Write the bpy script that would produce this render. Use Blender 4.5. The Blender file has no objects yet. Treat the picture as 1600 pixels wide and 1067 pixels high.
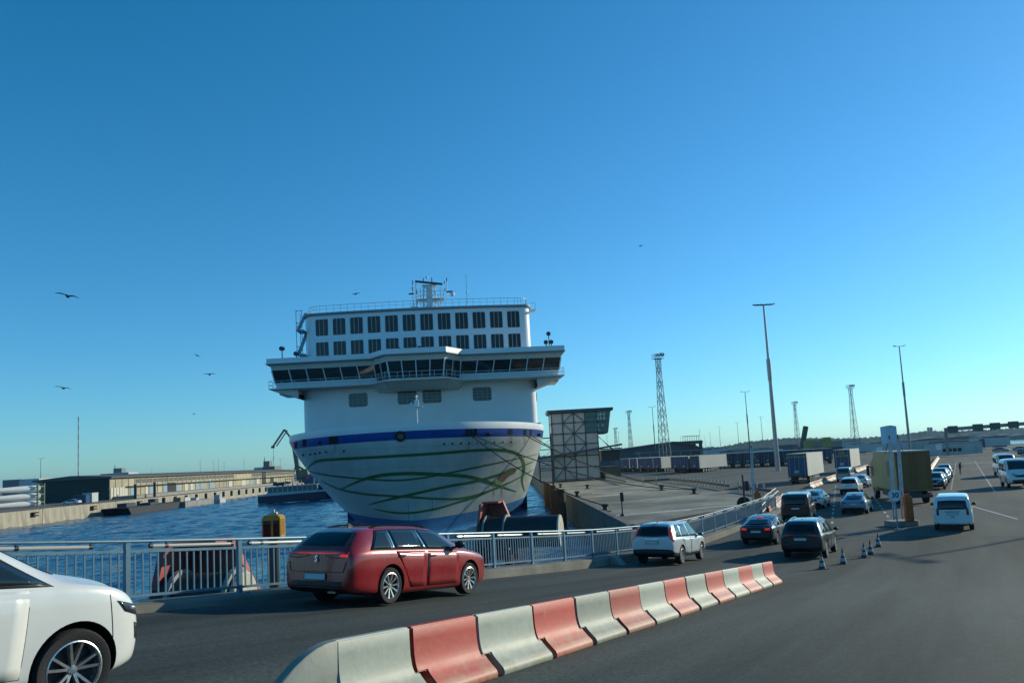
import bpy, bmesh, math, random
from mathutils import Vector as V, Matrix, Euler
from mathutils.bvhtree import BVHTree
random.seed(11)
R_ = math.radians
sc = bpy.context.scene
col = sc.collection
# ------------------------------------------------------------------ camera
F, CZ, PITCH, ROLL = 1202.0, 5.0, R_(5.74), R_(3.1)
fwd = V((0, math.cos(PITCH), math.sin(PITCH)))
u0 = V((0, -math.sin(PITCH), math.cos(PITCH)))
r0 = V((1, 0, 0))
rgt = math.cos(ROLL)*r0 - math.sin(ROLL)*u0
upv = math.cos(ROLL)*u0 + math.sin(ROLL)*r0
cam = bpy.data.cameras.new('camera')
cam.sensor_width = 36; cam.lens = F/1600*36
cam.shift_y = 66.5/1600
cam.clip_end = 30000; cam.clip_start = 0.1
co = bpy.data.objects.new('camera', cam); col.objects.link(co)
M = Matrix((rgt, upv, -fwd)).transposed().to_4x4(); M.translation = V((0, 0, CZ))
co.matrix_world = M
sc.camera = co
# ------------------------------------------------------------------ light
SUN_AZ, SUN_EL = R_(59.5), R_(18)          # azimuth from +Y towards +X
w = bpy.data.worlds.new('World'); sc.world = w; w.use_nodes = True
nt = w.node_tree; nt.nodes.clear()
sky = nt.nodes.new('ShaderNodeTexSky'); sky.sky_type = 'NISHITA'; sky.sun_disc = False
sky.sun_elevation = SUN_EL; sky.sun_rotation = SUN_AZ
sky.air_density = 1.0; sky.dust_density = 0.16; sky.ozone_density = 6.0; sky.altitude = 0
bg = nt.nodes.new('ShaderNodeBackground'); bg.inputs[1].default_value = 0.143
tint = nt.nodes.new('ShaderNodeMix'); tint.data_type = 'RGBA'; tint.blend_type = 'MULTIPLY'; tint.inputs[0].default_value = 1
tint.inputs[7].default_value = (0.74, 1.07, 1.12, 1)
out = nt.nodes.new('ShaderNodeOutputWorld')
sub = nt.nodes.new('ShaderNodeMix'); sub.data_type = 'RGBA'; sub.blend_type = 'SUBTRACT'; sub.inputs[0].default_value = 1; sub.clamp_result = False
sub.inputs[7].default_value = (0.24, 0.0, 0.0, 1)      # deep, red-poor zenith blue of the photograph
vm = nt.nodes.new('ShaderNodeVectorMath'); vm.operation = 'MAXIMUM'; vm.inputs[1].default_value = (0, 0, 0)
nt.links.new(sky.outputs[0], tint.inputs[6]); nt.links.new(tint.outputs[2], sub.inputs[6]); nt.links.new(sub.outputs[2], vm.inputs[0]); nt.links.new(vm.outputs[0], bg.inputs[0]); nt.links.new(bg.outputs[0], out.inputs[0])
sl = bpy.data.lights.new('sun', 'SUN'); sl.energy = 4.2; sl.angle = R_(0.5); sl.color = (1.0, 0.92, 0.70)
so = bpy.data.objects.new('sun', sl); col.objects.link(so)
sund = V((math.sin(SUN_AZ)*math.cos(SUN_EL), math.cos(SUN_AZ)*math.cos(SUN_EL), math.sin(SUN_EL)))
so.rotation_euler = sund.to_track_quat('Z', 'Y').to_euler(); so.location = (60, 30, 60)
vs = sc.view_settings; vs.view_transform = 'Standard'; vs.look = 'None'; vs.gamma = 1; vs.use_curve_mapping = False
vs.exposure = 0.0
sc.cycles.use_denoising = True
try: sc.cycles.denoiser = 'OPENIMAGEDENOISE'
except Exception: pass
sc.cycles.max_bounces = 6; sc.cycles.transparent_max_bounces = 6
sc.cycles.sample_clamp_indirect = 6.0
# ------------------------------------------------------------------ photo -> place helpers
def ray(px, py): return fwd + ((px-800)/F)*rgt - ((py-600)/F)*upv
def gz(px, py, z=0.0):
    d = ray(px, py); t = (z-CZ)/d.z; return V((d.x*t, d.y*t, z))
def atY(px, py, Y):
    d = ray(px, py); t = Y/d.y; return V((d.x*t, Y, CZ+d.z*t))
def atZ(px, py, z):
    d = ray(px, py); t = (z-CZ)/d.z; return V((d.x*t, d.y*t, z))
S3 = math.sqrt(3)/2
UD, VD = V((.5, S3, 0)), V((S3, -.5, 0))   # along the road / to its right
HEAD = -R_(30)
def uv(p): return (p[0]*.5+p[1]*S3, p[0]*S3-p[1]*.5)
def zdeck(u, v):
    if u < -10: b = 4.45
    elif u < 24: b = 3.42-.103*u
    elif u < 42.4: b = .103/(2*18.4)*(42.4-u)**2
    else: b = 0.0
    k = min(1, max(0, (46-u)/14))
    return b + k*.2*min(1, max(0, (-6-v)/6))
def rp(u, v, dz=0.0):
    p = UD*u+VD*v; p.z = zdeck(u, v)+dz; return p
def deck(px, py):
    d = ray(px, py); lo, hi = 2.0, 600.0
    for _ in range(60):
        m = (lo+hi)/2; p = d*(m/d.y); u, v = uv(p)
        if CZ+p.z-zdeck(u, v) > 0: lo = m
        else: hi = m
    p = d*(lo/d.y); p.z += CZ; return p
# ------------------------------------------------------------------ materials
MATS = {}
def mat(name, c, rough=.6, metal=0.0, var=.0, scale=3.0, bump=0.0, bscale=40.0, coat=0.0, spec=.5, emit=None, es=1.0, c2=None, detail=6, stretch=None):
    if name in MATS: return MATS[name]
    m = bpy.data.materials.new(name); m.use_nodes = True; t = m.node_tree
    b = t.nodes['Principled BSDF']
    b.inputs['Base Color'].default_value = (*c, 1); b.inputs['Roughness'].default_value = rough
    b.inputs['Metallic'].default_value = metal; b.inputs['Specular IOR Level'].default_value = spec
    b.inputs['Coat Weight'].default_value = coat; b.inputs['Coat Roughness'].default_value = .09
    if emit: b.inputs['Emission Color'].default_value = (*emit, 1); b.inputs['Emission Strength'].default_value = es
    tc = t.nodes.new('ShaderNodeTexCoord'); src = tc.outputs['Object']
    if stretch:
        mp = t.nodes.new('ShaderNodeMapping'); mp.inputs['Scale'].default_value = stretch
        t.links.new(src, mp.inputs[0]); src = mp.outputs[0]
    if var or c2:
        n = t.nodes.new('ShaderNodeTexNoise'); n.inputs['Scale'].default_value = scale; n.inputs['Detail'].default_value = detail; n.inputs['Roughness'].default_value = .65
        t.links.new(src, n.inputs[0])
        cr = t.nodes.new('ShaderNodeValToRGB'); cr.color_ramp.elements[0].position = .32; cr.color_ramp.elements[1].position = .68
        a = tuple(x*(1-var) for x in c); d = c2 or tuple(min(1, x*(1+var)) for x in c)
        cr.color_ramp.elements[0].color = (*a, 1); cr.color_ramp.elements[1].color = (*d, 1)
        t.links.new(n.outputs[0], cr.inputs[0]); t.links.new(cr.outputs[0], b.inputs['Base Color'])
        rr = t.nodes.new('ShaderNodeMapRange'); rr.inputs[3].default_value = max(.02, rough-.08); rr.inputs[4].default_value = min(1, rough+.08)
        t.links.new(n.outputs[0], rr.inputs[0]); t.links.new(rr.outputs[0], b.inputs['Roughness'])
    if bump:
        n2 = t.nodes.new('ShaderNodeTexNoise'); n2.inputs['Scale'].default_value = bscale; n2.inputs['Detail'].default_value = 4
        t.links.new(src, n2.inputs[0])
        bp = t.nodes.new('ShaderNodeBump'); bp.inputs['Strength'].default_value = bump; bp.inputs['Distance'].default_value = .02
        t.links.new(n2.outputs[0], bp.inputs['Height']); t.links.new(bp.outputs[0], b.inputs['Normal'])
    MATS[name] = m; return m
def asphalt_mat(name, c, c2, spec=.35, st=(2.6, .16, 1)):
    m = bpy.data.materials.new(name); m.use_nodes = True; t = m.node_tree; b = t.nodes['Principled BSDF']
    tc = t.nodes.new('ShaderNodeTexCoord')
    n1 = t.nodes.new('ShaderNodeTexNoise'); n1.inputs['Scale'].default_value = .22; n1.inputs['Detail'].default_value = 8; n1.inputs['Roughness'].default_value = .6
    m0 = t.nodes.new('ShaderNodeMapping'); m0.inputs['Rotation'].default_value = (0, 0, R_(30)); mp = t.nodes.new('ShaderNodeMapping'); mp.inputs['Scale'].default_value = st
    t.links.new(tc.outputs['Object'], m0.inputs[0]); t.links.new(m0.outputs[0], mp.inputs[0]); t.links.new(mp.outputs[0], n1.inputs[0])
    n2 = t.nodes.new('ShaderNodeTexNoise'); n2.inputs['Scale'].default_value = 17; n2.inputs['Detail'].default_value = 5; n2.inputs['Roughness'].default_value = .8
    t.links.new(tc.outputs['Object'], n2.inputs[0])
    mx = t.nodes.new('ShaderNodeMix'); mx.data_type = 'RGBA'
    mx.inputs[6].default_value = (*c, 1); mx.inputs[7].default_value = (*c2, 1)
    cr = t.nodes.new('ShaderNodeMapRange'); cr.inputs[1].default_value = .38; cr.inputs[2].default_value = .64
    t.links.new(n1.outputs[0], cr.inputs[0]); t.links.new(cr.outputs[0], mx.inputs[0])
    m2 = t.nodes.new('ShaderNodeMix'); m2.data_type = 'RGBA'; m2.blend_type = 'MULTIPLY'; m2.inputs[0].default_value = 1
    g = t.nodes.new('ShaderNodeMapRange'); g.inputs[1].default_value = .3; g.inputs[2].default_value = .7; g.inputs[3].default_value = .35; g.inputs[4].default_value = 1.85
    t.links.new(n2.outputs[0], g.inputs[0])
    t.links.new(mx.outputs[2], m2.inputs[6]); t.links.new(g.outputs[0], m2.inputs[7])
    t.links.new(m2.outputs[2], b.inputs['Base Color'])
    b.inputs['Roughness'].default_value = .9; b.inputs['Specular IOR Level'].default_value = spec
    bp = t.nodes.new('ShaderNodeBump'); bp.inputs['Strength'].default_value = .55; bp.inputs['Distance'].default_value = .012
    n3 = t.nodes.new('ShaderNodeTexNoise'); n3.inputs['Scale'].default_value = 60; n3.inputs['Detail'].default_value = 3
    t.links.new(tc.outputs['Object'], n3.inputs[0]); t.links.new(n3.outputs[0], bp.inputs['Height']); t.links.new(bp.outputs[0], b.inputs['Normal'])
    return m
def water_mat():
    m = bpy.data.materials.new('water'); m.use_nodes = True; t = m.node_tree; b = t.nodes['Principled BSDF']
    b.inputs['Base Color'].default_value = (.008, .10, .185, 1); b.inputs['Roughness'].default_value = .08; b.inputs['IOR'].default_value = 1.33
    tc = t.nodes.new('ShaderNodeTexCoord')
    prev = None
    for sca, strn, st, rot in ((.9, .8, (1, 1.9, 1), -6), (3.5, .7, (1, 1.5, 1), 12)):
        mp = t.nodes.new('ShaderNodeMapping'); mp.inputs['Scale'].default_value = st; mp.inputs['Rotation'].default_value = (0, 0, R_(rot))
        n = t.nodes.new('ShaderNodeTexNoise'); n.inputs['Scale'].default_value = sca; n.inputs['Detail'].default_value = 3; n.inputs['Distortion'].default_value = .4
        t.links.new(tc.outputs['Object'], mp.inputs[0]); t.links.new(mp.outputs[0], n.inputs[0])
        bp = t.nodes.new('ShaderNodeBump'); bp.inputs['Strength'].default_value = strn; bp.inputs['Distance'].default_value = .20/sca**.9
        t.links.new(n.outputs[0], bp.inputs['Height'])
        if prev: t.links.new(prev.outputs[0], bp.inputs['Normal'])
        prev = bp
    t.links.new(prev.outputs[0], b.inputs['Normal'])
    return m
def glass_mat(name, c=(.012, .02, .022), rough=.03, spec=.6):
    m = mat(name, c, rough, 0, spec=spec); return m
GLASS = glass_mat('car_glass')
GLASS_T = glass_mat('tinted_glass', (.004, .006, .008), .05, .45)
GLASS_B = glass_mat('pale_glass', (.03, .07, .08), .04, .8)
RAILBLK = mat('rail_black', (.008, .008, .009), .9, spec=.08)
BLACK = mat('black_plastic', (.012, .013, .014), .45, var=.2, scale=8)
RUBBER = mat('tyre_rubber', (.016, .016, .017), .85, var=.3, scale=14, bump=.3, bscale=60)
ALLOY = mat('alloy', (.62, .63, .64), .28, .9, var=.12, scale=9)
DARKALLOY = mat('dark_alloy', (.03, .03, .033), .4, .6)
CHROME = mat('chrome', (.75, .77, .78), .12, 1)
TAIL = mat('tail_lamp_red', (.30, .012, .015), .15, coat=.6)
TAILON = mat('tail_lamp_lit', (.5, .02, .02), .2, emit=(1, .04, .03), es=.4)
LAMP = mat('headlamp_glass', (.42, .45, .48), .1, .4, coat=.8)
LAMPDARK = mat('lamp_housing', (.04, .045, .05), .15, .3, coat=.7)
PLATE = mat('plate_white', (.55, .58, .6), .5)
SEAM = mat('seam_dark', (.004, .004, .004), .9)
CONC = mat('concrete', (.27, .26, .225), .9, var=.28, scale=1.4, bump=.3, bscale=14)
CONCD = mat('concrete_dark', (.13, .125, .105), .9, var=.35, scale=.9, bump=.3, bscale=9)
STEELB = mat('railing_paint', (.11, .205, .27), .45, .25, var=.15, scale=5)
WHITE = mat('white_paint', (.72, .74, .74), .45, var=.06, scale=2)
GALV = mat('galvanised', (.36, .38, .38), .5, .6, var=.15, scale=4)
GREYPOLE = mat('grey_pole', (.27, .28, .27), .5, .3, var=.12, scale=2)
DARKSTEEL = mat('dark_steel', (.05, .06, .065), .5, .4, var=.2, scale=4)
TOWERSTEEL = mat('mast_steel', (.19, .21, .21), .55, .4, var=.2, scale=3)
RUST = mat('rust', (.12, .055, .03), .9, var=.4, scale=3)
REDSTEEL = mat('fender_red', (.30, .072, .058), .6, var=.35, scale=2.2, bump=.15)
# ------------------------------------------------------------------ mesh helpers
class MB:
    def __init__(s): s.v = []; s.f = []; s.m = []; s.cur = 0
    def add(s, vs, fs):
        k = len(s.v); s.v += [tuple(x) for x in vs]
        for f in fs: s.f.append(tuple(i+k for i in f)); s.m.append(s.cur)
    def box(s, c, d, rot=None):
        x, y, z = d[0]/2, d[1]/2, d[2]/2
        p = [V((i*x, j*y, k*z)) for k in (-1, 1) for j in (-1, 1) for i in (-1, 1)]
        if rot is not None:
            rm = rot if isinstance(rot, Matrix) else Euler(rot).to_matrix()
            p = [rm @ q for q in p]
        c = V(c)
        s.add([q+c for q in p], [(0, 2, 3, 1), (4, 5, 7, 6), (0, 1, 5, 4), (2, 6, 7, 3), (0, 4, 6, 2), (1, 3, 7, 5)])
        return s
    def b2(s, a, b):
        a, b = V(a), V(b); return s.box((a+b)/2, [abs(x) for x in (b-a)])
    def beam(s, p0, p1, wd, ht=None, up=V((0, 0, 1))):
        p0, p1 = V(p0), V(p1); d = (p1-p0); L = d.length
        if L < 1e-6: return s
        y = d/L
        x = y.cross(up)
        if x.length < 1e-4: x = y.cross(V((1, 0, 0)))
        x.normalize(); z = x.cross(y)
        return s.box((p0+p1)/2, (wd, L, ht or wd), Matrix((x, y, z)).transposed())
    def cyl(s, p0, p1, ra, rb=None, n=12, caps=True):
        p0, p1 = V(p0), V(p1); rb = ra if rb is None else rb
        y = (p1-p0).normalized(); x = y.orthogonal().normalized(); z = x.cross(y)
        vs = []
        for p, r in ((p0, ra), (p1, rb)):
            for i in range(n):
                a = 2*math.pi*i/n; vs.append(p+x*(r*math.cos(a))+z*(r*math.sin(a)))
        fs = [(i, i+n, (i+1) % n+n, (i+1) % n) for i in range(n)]
        if caps: fs += [tuple(range(n)), tuple(range(2*n-1, n-1, -1))]
        s.add(vs, fs); return s
    def tube(s, pts, r, n=6):
        pts = [V(p) for p in pts]
        for a, b in zip(pts, pts[1:]): s.cyl(a, b, r, r, n, True)
        return s
    def lathe(s, prof, c=(0, 0, 0), axis='Z', n=24):
        # prof: (radius, height) list
        vs = []; m = len(prof); c = V(c)
        for i in range(n):
            a = 2*math.pi*i/n
            for r, h in prof:
                x, y = r*math.cos(a), r*math.sin(a)
                q = {'Z': V((x, y, h)), 'X': V((h, x, y)), 'Y': V((y, h, x))}[axis]
                vs.append(q+c)
        fs = []
        for i in range(n):
            j = (i+1) % n
            for k in range(m-1): fs.append((i*m+k, j*m+k, j*m+k+1, i*m+k+1))
        s.add(vs, fs); return s
    def prism(s, poly, d0, d1, axis='Z'):
        # poly in the plane normal to axis
        n = len(poly)
        def P(a, b, d): return {'Z': (a, b, d), 'X': (d, a, b), 'Y': (a, d, b)}[axis]
        vs = [P(a, b, d0) for a, b in poly]+[P(a, b, d1) for a, b in poly]
        fs = [tuple(range(n-1, -1, -1)), tuple(range(n, 2*n))]+[(i, (i+1) % n, (i+1) % n+n, i+n) for i in range(n)]
        s.add(vs, fs); return s
    def quad(s, a, b, c, d): s.add([a, b, c, d], [(0, 1, 2, 3)]); return s
    def sphere(s, c, r, n=10, sq=(1, 1, 1)):
        c = V(c); prof = []
        m = n//2+1
        vs = []; 
        for k in range(1, m):
            th = math.pi*k/m
            for i in range(n):
                a = 2*math.pi*i/n
                vs.append(c+V((r*sq[0]*math.sin(th)*math.cos(a), r*sq[1]*math.sin(th)*math.sin(a), r*sq[2]*math.cos(th))))
        T = len(vs); vs += [c+V((0, 0, r*sq[2])), c-V((0, 0, r*sq[2]))]
        fs = [(k*n+i, (k+1)*n+i, (k+1)*n+(i+1) % n, k*n+(i+1) % n) for k in range(m-2) for i in range(n)]
        fs += [(T, i, (i+1) % n) for i in range(n)]+[(T+1, (m-2)*n+(i+1) % n, (m-2)*n+i) for i in range(n)]
        s.add(vs, fs); return s
    def mesh(s, name, mats, smooth=False, bevel=0, angle=40):
        me = bpy.data.meshes.new(name); me.from_pydata(s.v, [], s.f)
        for m in (mats if isinstance(mats, (list, tuple)) else [mats]): me.materials.append(m)
        me.polygons.foreach_set('material_index', s.m)
        bm = bmesh.new(); bm.from_mesh(me)
        bmesh.ops.recalc_face_normals(bm, faces=bm.faces)
        if bevel:
            es = [e for e in bm.edges if len(e.link_faces) == 2 and e.calc_face_angle(0) > R_(25)]
            bmesh.ops.bevel(bm, geom=es, offset=bevel, segments=2, affect='EDGES', clamp_overlap=True)
        if smooth:
            for f in bm.faces: f.smooth = True
            for e in bm.edges:
                if len(e.link_faces) == 2 and e.calc_face_angle(0) > R_(angle): e.smooth = False
        bm.to_mesh(me); bm.free()
        return me
    def build(s, name, mats, parent=None, smooth=False, bevel=0, angle=40, **k):
        return obj(name, s.mesh(name, mats, smooth, bevel, angle), parent, **k)
def obj(name, me, parent=None, loc=None, rot=None, label=None, kind=None):
    o = bpy.data.objects.new(name, me); col.objects.link(o)
    if parent: o.parent = parent
    if loc is not None: o.location = loc
    if rot is not None: o.rotation_euler = rot
    if label: o['label'] = label
    if kind: o['kind'] = kind
    return o
def tag(o, label, cat, group=None):
    o['label'] = label; o['category'] = cat
    if group: o['group'] = group
    return o
def thing(name, label, cat, loc=(0, 0, 0), rz=0.0, group=None, rx=0.0):
    o = bpy.data.objects.new(name, None); col.objects.link(o); o.empty_display_size = .2
    o.location = loc; o.rotation_euler = (rx, 0, rz)
    return tag(o, label, cat, group)
def copy_tree(o, parent=None):
    c = o.copy(); col.objects.link(c)
    if parent: c.parent = parent
    for ch in list(o.children): copy_tree(ch, c)
    return c
def structure(name, mb, m, **k):
    o = mb.build(name, m, **k); o['kind'] = 'structure'; return o
def text_mesh(s, size, depth=.01, m=None, bold=0.0):
    cu = bpy.data.curves.new('lettering', 'FONT'); cu.body = s; cu.size = size; cu.extrude = depth; cu.align_x = 'CENTER'; cu.align_y = 'CENTER'; cu.offset = bold; cu.space_line = .95; cu.resolution_u = 3
    o = bpy.data.objects.new('lettering', cu); col.objects.link(o)
    bpy.context.view_layer.update()
    me = bpy.data.meshes.new_from_object(o.evaluated_get(bpy.context.evaluated_depsgraph_get()))
    bpy.data.objects.remove(o); me.materials.clear()
    if m: me.materials.append(m)
    return me
# ================================================================== SETTING
ASPH = asphalt_mat('asphalt', (.017, .025, .023), (.058, .070, .063))
ASPH2 = asphalt_mat('yard_asphalt', (.064, .070, .062), (.108, .112, .098), .18, (1.2, .25, 1))
APRON = asphalt_mat('apron_concrete', (.12, .114, .088), (.29, .275, .215), .3, (.7, .45, 1))
WATER = water_mat()
mb = MB(); zw = -3.3
mb.quad((-9000, -3000, zw), (9000, -3000, zw), (9000, 9000, zw), (-9000, 9000, zw))
# the basin: real wavelets, so that the near faces mirror the high blue sky
random.seed(3); WV = []
for k in range(26):
    lam = 1.5*(7.5/1.5)**random.random(); a_ = random.gauss(R_(62), .55); WV.append((2*math.pi/lam*math.cos(a_), 2*math.pi/lam*math.sin(a_), random.random()*6.28, .0125*lam**.85))
Y_ = [4.0]
while Y_[-1] < 380: Y_.append(Y_[-1]+max(.55, .0048*Y_[-1]))
X_ = [-107.9+.72*i for i in range(168)]
def wz(x, y): return -3.0+sum(am*(1-abs(math.sin((kx*x+ky*y+ph)/2))*2) for kx, ky, ph, am in WV)*.55+.05*math.sin(x*.06+y*.045)*math.sin(y*.021)
nX = len(X_); gv = [(x, y, wz(x, y)) for y in Y_ for x in X_]
mb.add(gv, [(j*nX+i, j*nX+i+1, (j+1)*nX+i+1, (j+1)*nX+i) for j in range(len(Y_)-1) for i in range(nX-1)])
structure('water', mb, WATER, smooth=True, angle=180)
random.seed(21)
mb = MB()
us = [-40+i*2 for i in range(15)]+[-10+i for i in range(57)]
vsx = [-13.3, -12, -10, -8, -6, -3, 0, 5, 12, 30, 80, 3000]
P = [[(UD*u+VD*v)+V((0, 0, zdeck(u, v))) for v in vsx] for u in us]
n = len(vsx)
mb.add([p for r in P for p in r], [(i*n+j, i*n+j+1, (i+1)*n+j+1, (i+1)*n+j) for i in range(len(us)-1) for j in range(n-1)])
o = structure('ramp_road', mb, ASPH, smooth=True)
E0 = rp(46, -13.3)
QE = [(15.5, 62.5), (7.6, 53.8), (6.0, 150), (3.5, 420), (-20, 900), (-108, 1250)]
land = [E0, rp(63, -13.3)]+[V((x, y, 0)) for x, y in QE]+[V((-9000, 1250, 0)), V((-9000, 9000, 0)), V((9000, 9000, 0)), V((9000, -3000, 0)), UD*46+VD*3000]
for p in land: p.z = 0
mb = MB(); mb.add(land, [tuple(range(len(land)-1, -1, -1))]); structure('terminal_ground', mb, ASPH2)
land2 = [V((-108, -400, 0)), V((-108, 1250, 0)), V((-9000, 1250, 0)), V((-9000, -400, 0))]
mb = MB(); mb.add(land2, [(0, 1, 2, 3)]); structure('far_quay_ground', mb, mat('quay_dirt', (.13, .12, .10), .9, var=.3, scale=.1))
# ramp side wall (the bridge's edge girder) under the railing
mb = MB()
for i in range(len(us)-1):
    a, b = us[i], us[i+1]
    for v0, dz0, dz1 in ((-13.35, .0, -1.3),):
        pa, pb = rp(a, v0), rp(b, v0)
        za, zb = zdeck(a, v0), zdeck(b, v0)
        mb.quad((pa.x, pa.y, za), (pb.x, pb.y, zb), (pb.x, pb.y, zb-1.3), (pa.x, pa.y, za-1.3))
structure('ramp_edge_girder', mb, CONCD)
def kh(u): return .13+.17*min(1, max(0, (u-9)/16))
# raised kerb carrying the railing
mb = MB(); K = []
for u in us:
    if u > 63: break
    K.append([V((0, 0, 0))+UD*u+VD*v+V((0, 0, zdeck(u, -12.6)+dz)) for v, dz in ((-12.45, -.02), (-12.5, kh(u)-.04), (-12.56, kh(u)), (-13.42, kh(u)), (-13.46, -.6))])
for u in range(48, 64, 3):
    K.append([UD*u+VD*v+V((0, 0, dz)) for v, dz in ((-12.45, -.02), (-12.5, .26), (-12.56, .30), (-13.42, .30), (-13.46, -.6))])
mb.add([p for r in K for p in r], [(i*5+j, i*5+j+1, (i+1)*5+j+1, (i+1)*5+j) for i in range(len(K)-1) for j in range(4)])
structure('kerb', mb, mat('kerb_concrete', (.15, .145, .12), .9, var=.35, scale=.8, bump=.3, bscale=12))
# light concrete apron beside the berth
ap = [V((7.7, 54.2, 0)), V((6.1, 150, 0)), V((5.6, 186, 0)), gz(905, 748.5), gz(955, 746), gz(1000, 752.5), gz(1060, 756), gz(1140, 767), gz(1182, 778), gz(1172, 800), V((15.2, 62.4, 0))]
for p in ap: p.z = .004
mb = MB(); mb.add(ap, [tuple(range(len(ap)-1, -1, -1))]); structure('quay_apron', mb, APRON)
# painted / worn pale streaks on the apron
def mark(a, b, wd=.15, dz=.012, fn=deck):
    a, b = fn(*a), fn(*b); d = (b-a); d.z = 0; d.normalize(); s = V((-d.y, d.x, 0))*wd/2
    z = V((0, 0, dz)); return [a+s+z, b+s+z, b-s+z, a-s+z]
PAINT = mat('road_paint', (.50, .50, .47), .8, var=.35, scale=6)
PAINTW = mat('worn_paint', (.48, .48, .43), .85, var=.45, scale=1.2)
def markings(name, segs, wd, m, dz=.012):
    mb = MB()
    for a, b in segs: mb.quad(*mark(a, b, wd, dz))
    return structure(name, mb, m)
def dashes(p0, p1, nn, fill=.4):
    A, B = deck(*p0), deck(*p1); res = []
    return A, B
def dashline(name, p0, p1, step, ln, wd=.14, m=PAINT):
    A, B = deck(*p0), deck(*p1); L = (B-A).length; d = (B-A)/L; s = V((-d.y, d.x, 0)).normalized()*wd/2
    mb = MB(); t = 0
    while t < L:
        a, b = A+d*t, A+d*min(L, t+ln)
        for q in (a, b): q.z = zdeck(*uv(q))+.012
        mb.quad(a+s, b+s, b-s, a-s); t += step
    return structure(name, mb, m)
dashline('lane_marking', (1300, 818), (1306, 757), 3.6, 1.5)
dashline('lane_marking', (1393, 815), (1368, 780), 3.2, 1.4)
dashline('lane_marking', (1554, 768), (1523, 720), 3.4, 2.2, .16)
markings('edge_line', [((1512, 789), (1590, 811))], .16, PAINT)
dashline('lane_marking', (1486, 765), (1494, 722), 3.0, 1.6)
markings('stop_line', [((1506, 723), (1556, 722.5))], .9, PAINTW)
markings('stop_line', [((1292, 776.5), (1322, 773))], .25, PAINT)
markings('bay_line', [((1316, 757), (1345, 750)), ((1318, 766), (1332, 762.5)), ((1499, 753), (1540, 751)), ((1540, 763), (1566, 759.5))], .14, PAINT)
markings('apron_line', [((985, 803), (1080, 797)), ((925, 771), (1010, 767)), ((960, 806), (1150, 789)), ((1000, 781), (1060, 777)), ((930, 776), (975, 772))], .8, PAINTW, .016)
# ------------------------------------------------------------------ walls of the near quay
qw = MB(); pts = [V((p[0], p[1], 0)) for p in [(rp(63, -13.3).x, rp(63, -13.3).y)]+QE[:4]]
for a, b in zip(pts, pts[1:]):
    qw.quad((a.x, a.y, .14), (b.x, b.y, .14), (b.x, b.y, -6), (a.x, a.y, -6))
    d = (b-a).normalized(); nrm = V((d.y, -d.x, 0))  # coping beam set back on the land side
    qw.beam(a+V((0, 0, .06))+nrm*.25, b+V((0, 0, .06))+nrm*.25, .5, .2)
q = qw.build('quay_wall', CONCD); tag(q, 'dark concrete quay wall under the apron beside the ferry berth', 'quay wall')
# opposite quay: row of concrete panels with recessed joints
root = thing('quay_wall', 'long sunlit concrete quay wall on the far side of the basin', 'quay wall', (-108, 0, 0))
pm = MB(); pm.b2((-.35, 0.04, -3.6), (.0, 7.96, .12)); pmesh = pm.mesh('panel', mat('quay_panel', (.34, .315, .245), .9, var=.35, scale=.6, bump=.2, bscale=3, stretch=(1, 1, .35)))
fm = MB(); fm.box((.3, -.32, -.9), (.5, .3, 1.9)); fm.box((.3, .32, -.9), (.5, .3, 1.9)); fm.box((.35, 0, -.2), (.45, .9, .35))
fmesh = fm.mesh('fender', RUBBER)
for k in range(13, 74):
    y = k*8
    obj('panel', pmesh, root, (random.uniform(-.05, .05), y, random.uniform(-.04, .04)))
    if 29 <= k < 54: obj('fender', fmesh, root, (.0, y+4, -.2))
    elif k < 29 and k % 3 == 0:
        obj('fender', fmesh, root, (.02, y+4, -.9), (R_(90), 0, 0))
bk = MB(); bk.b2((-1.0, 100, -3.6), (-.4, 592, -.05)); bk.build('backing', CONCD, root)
# ------------------------------------------------------------------ hills
prof = [(700, 716), (850, 712), (950, 704), (1000, 701), (1060, 700), (1130, 697), (1165, 690), (1200, 686), (1235, 683.5), (1270, 683.5), (1310, 684.5), (1350, 683.5), (1400, 679), (1445, 673), (1490, 672.5), (1540, 671), (1600, 668), (1700, 664), (2000, 650)]
def ptop(px):
    for (a, ya), (b, yb) in zip(prof, prof[1:]):
        if a <= px <= b: return ya+(yb-ya)*(px-a)/(b-a)
mb = MB(); rows = []
px = 700.0
while px < 1995:
    t = atY(px, ptop(px), 2600); nz = 4.5*abs(math.sin(px*.9)*math.sin(px*.37+1))+3*random.random()
    g = (px-700)/30
    rows.append([(t.x*.93, 2430, -.5), (t.x*.97, 2520, max(1, t.z*.6)), (t.x, 2600, max(1.5, t.z-4+nz)), (t.x*1.03, 2680, max(1.5, t.z-5+4*random.random())), (t.x*1.2, 3300, -.5)])
    px += 1.6
mb.add([p for r in rows for p in r], [(i*5+j, i*5+j+1, (i+1)*5+j+1, (i+1)*5+j) for i in range(len(rows)-1) for j in range(4)])
structure('wooded_hills', mb, mat('hill_woods', (.035, .055, .05), 1.0, spec=0.0, var=.5, scale=.02))
# a bright reach of the estuary below the hills on the right
mb = MB(); a = gz(1560, 684.5); 
mb.add([gz(1566, 694, .02), gz(1604, 692, .02), gz(1610, 686, .02), gz(1570, 688, .02)], [(0, 1, 2, 3)]); structure('estuary_water', mb, WATER)
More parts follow.
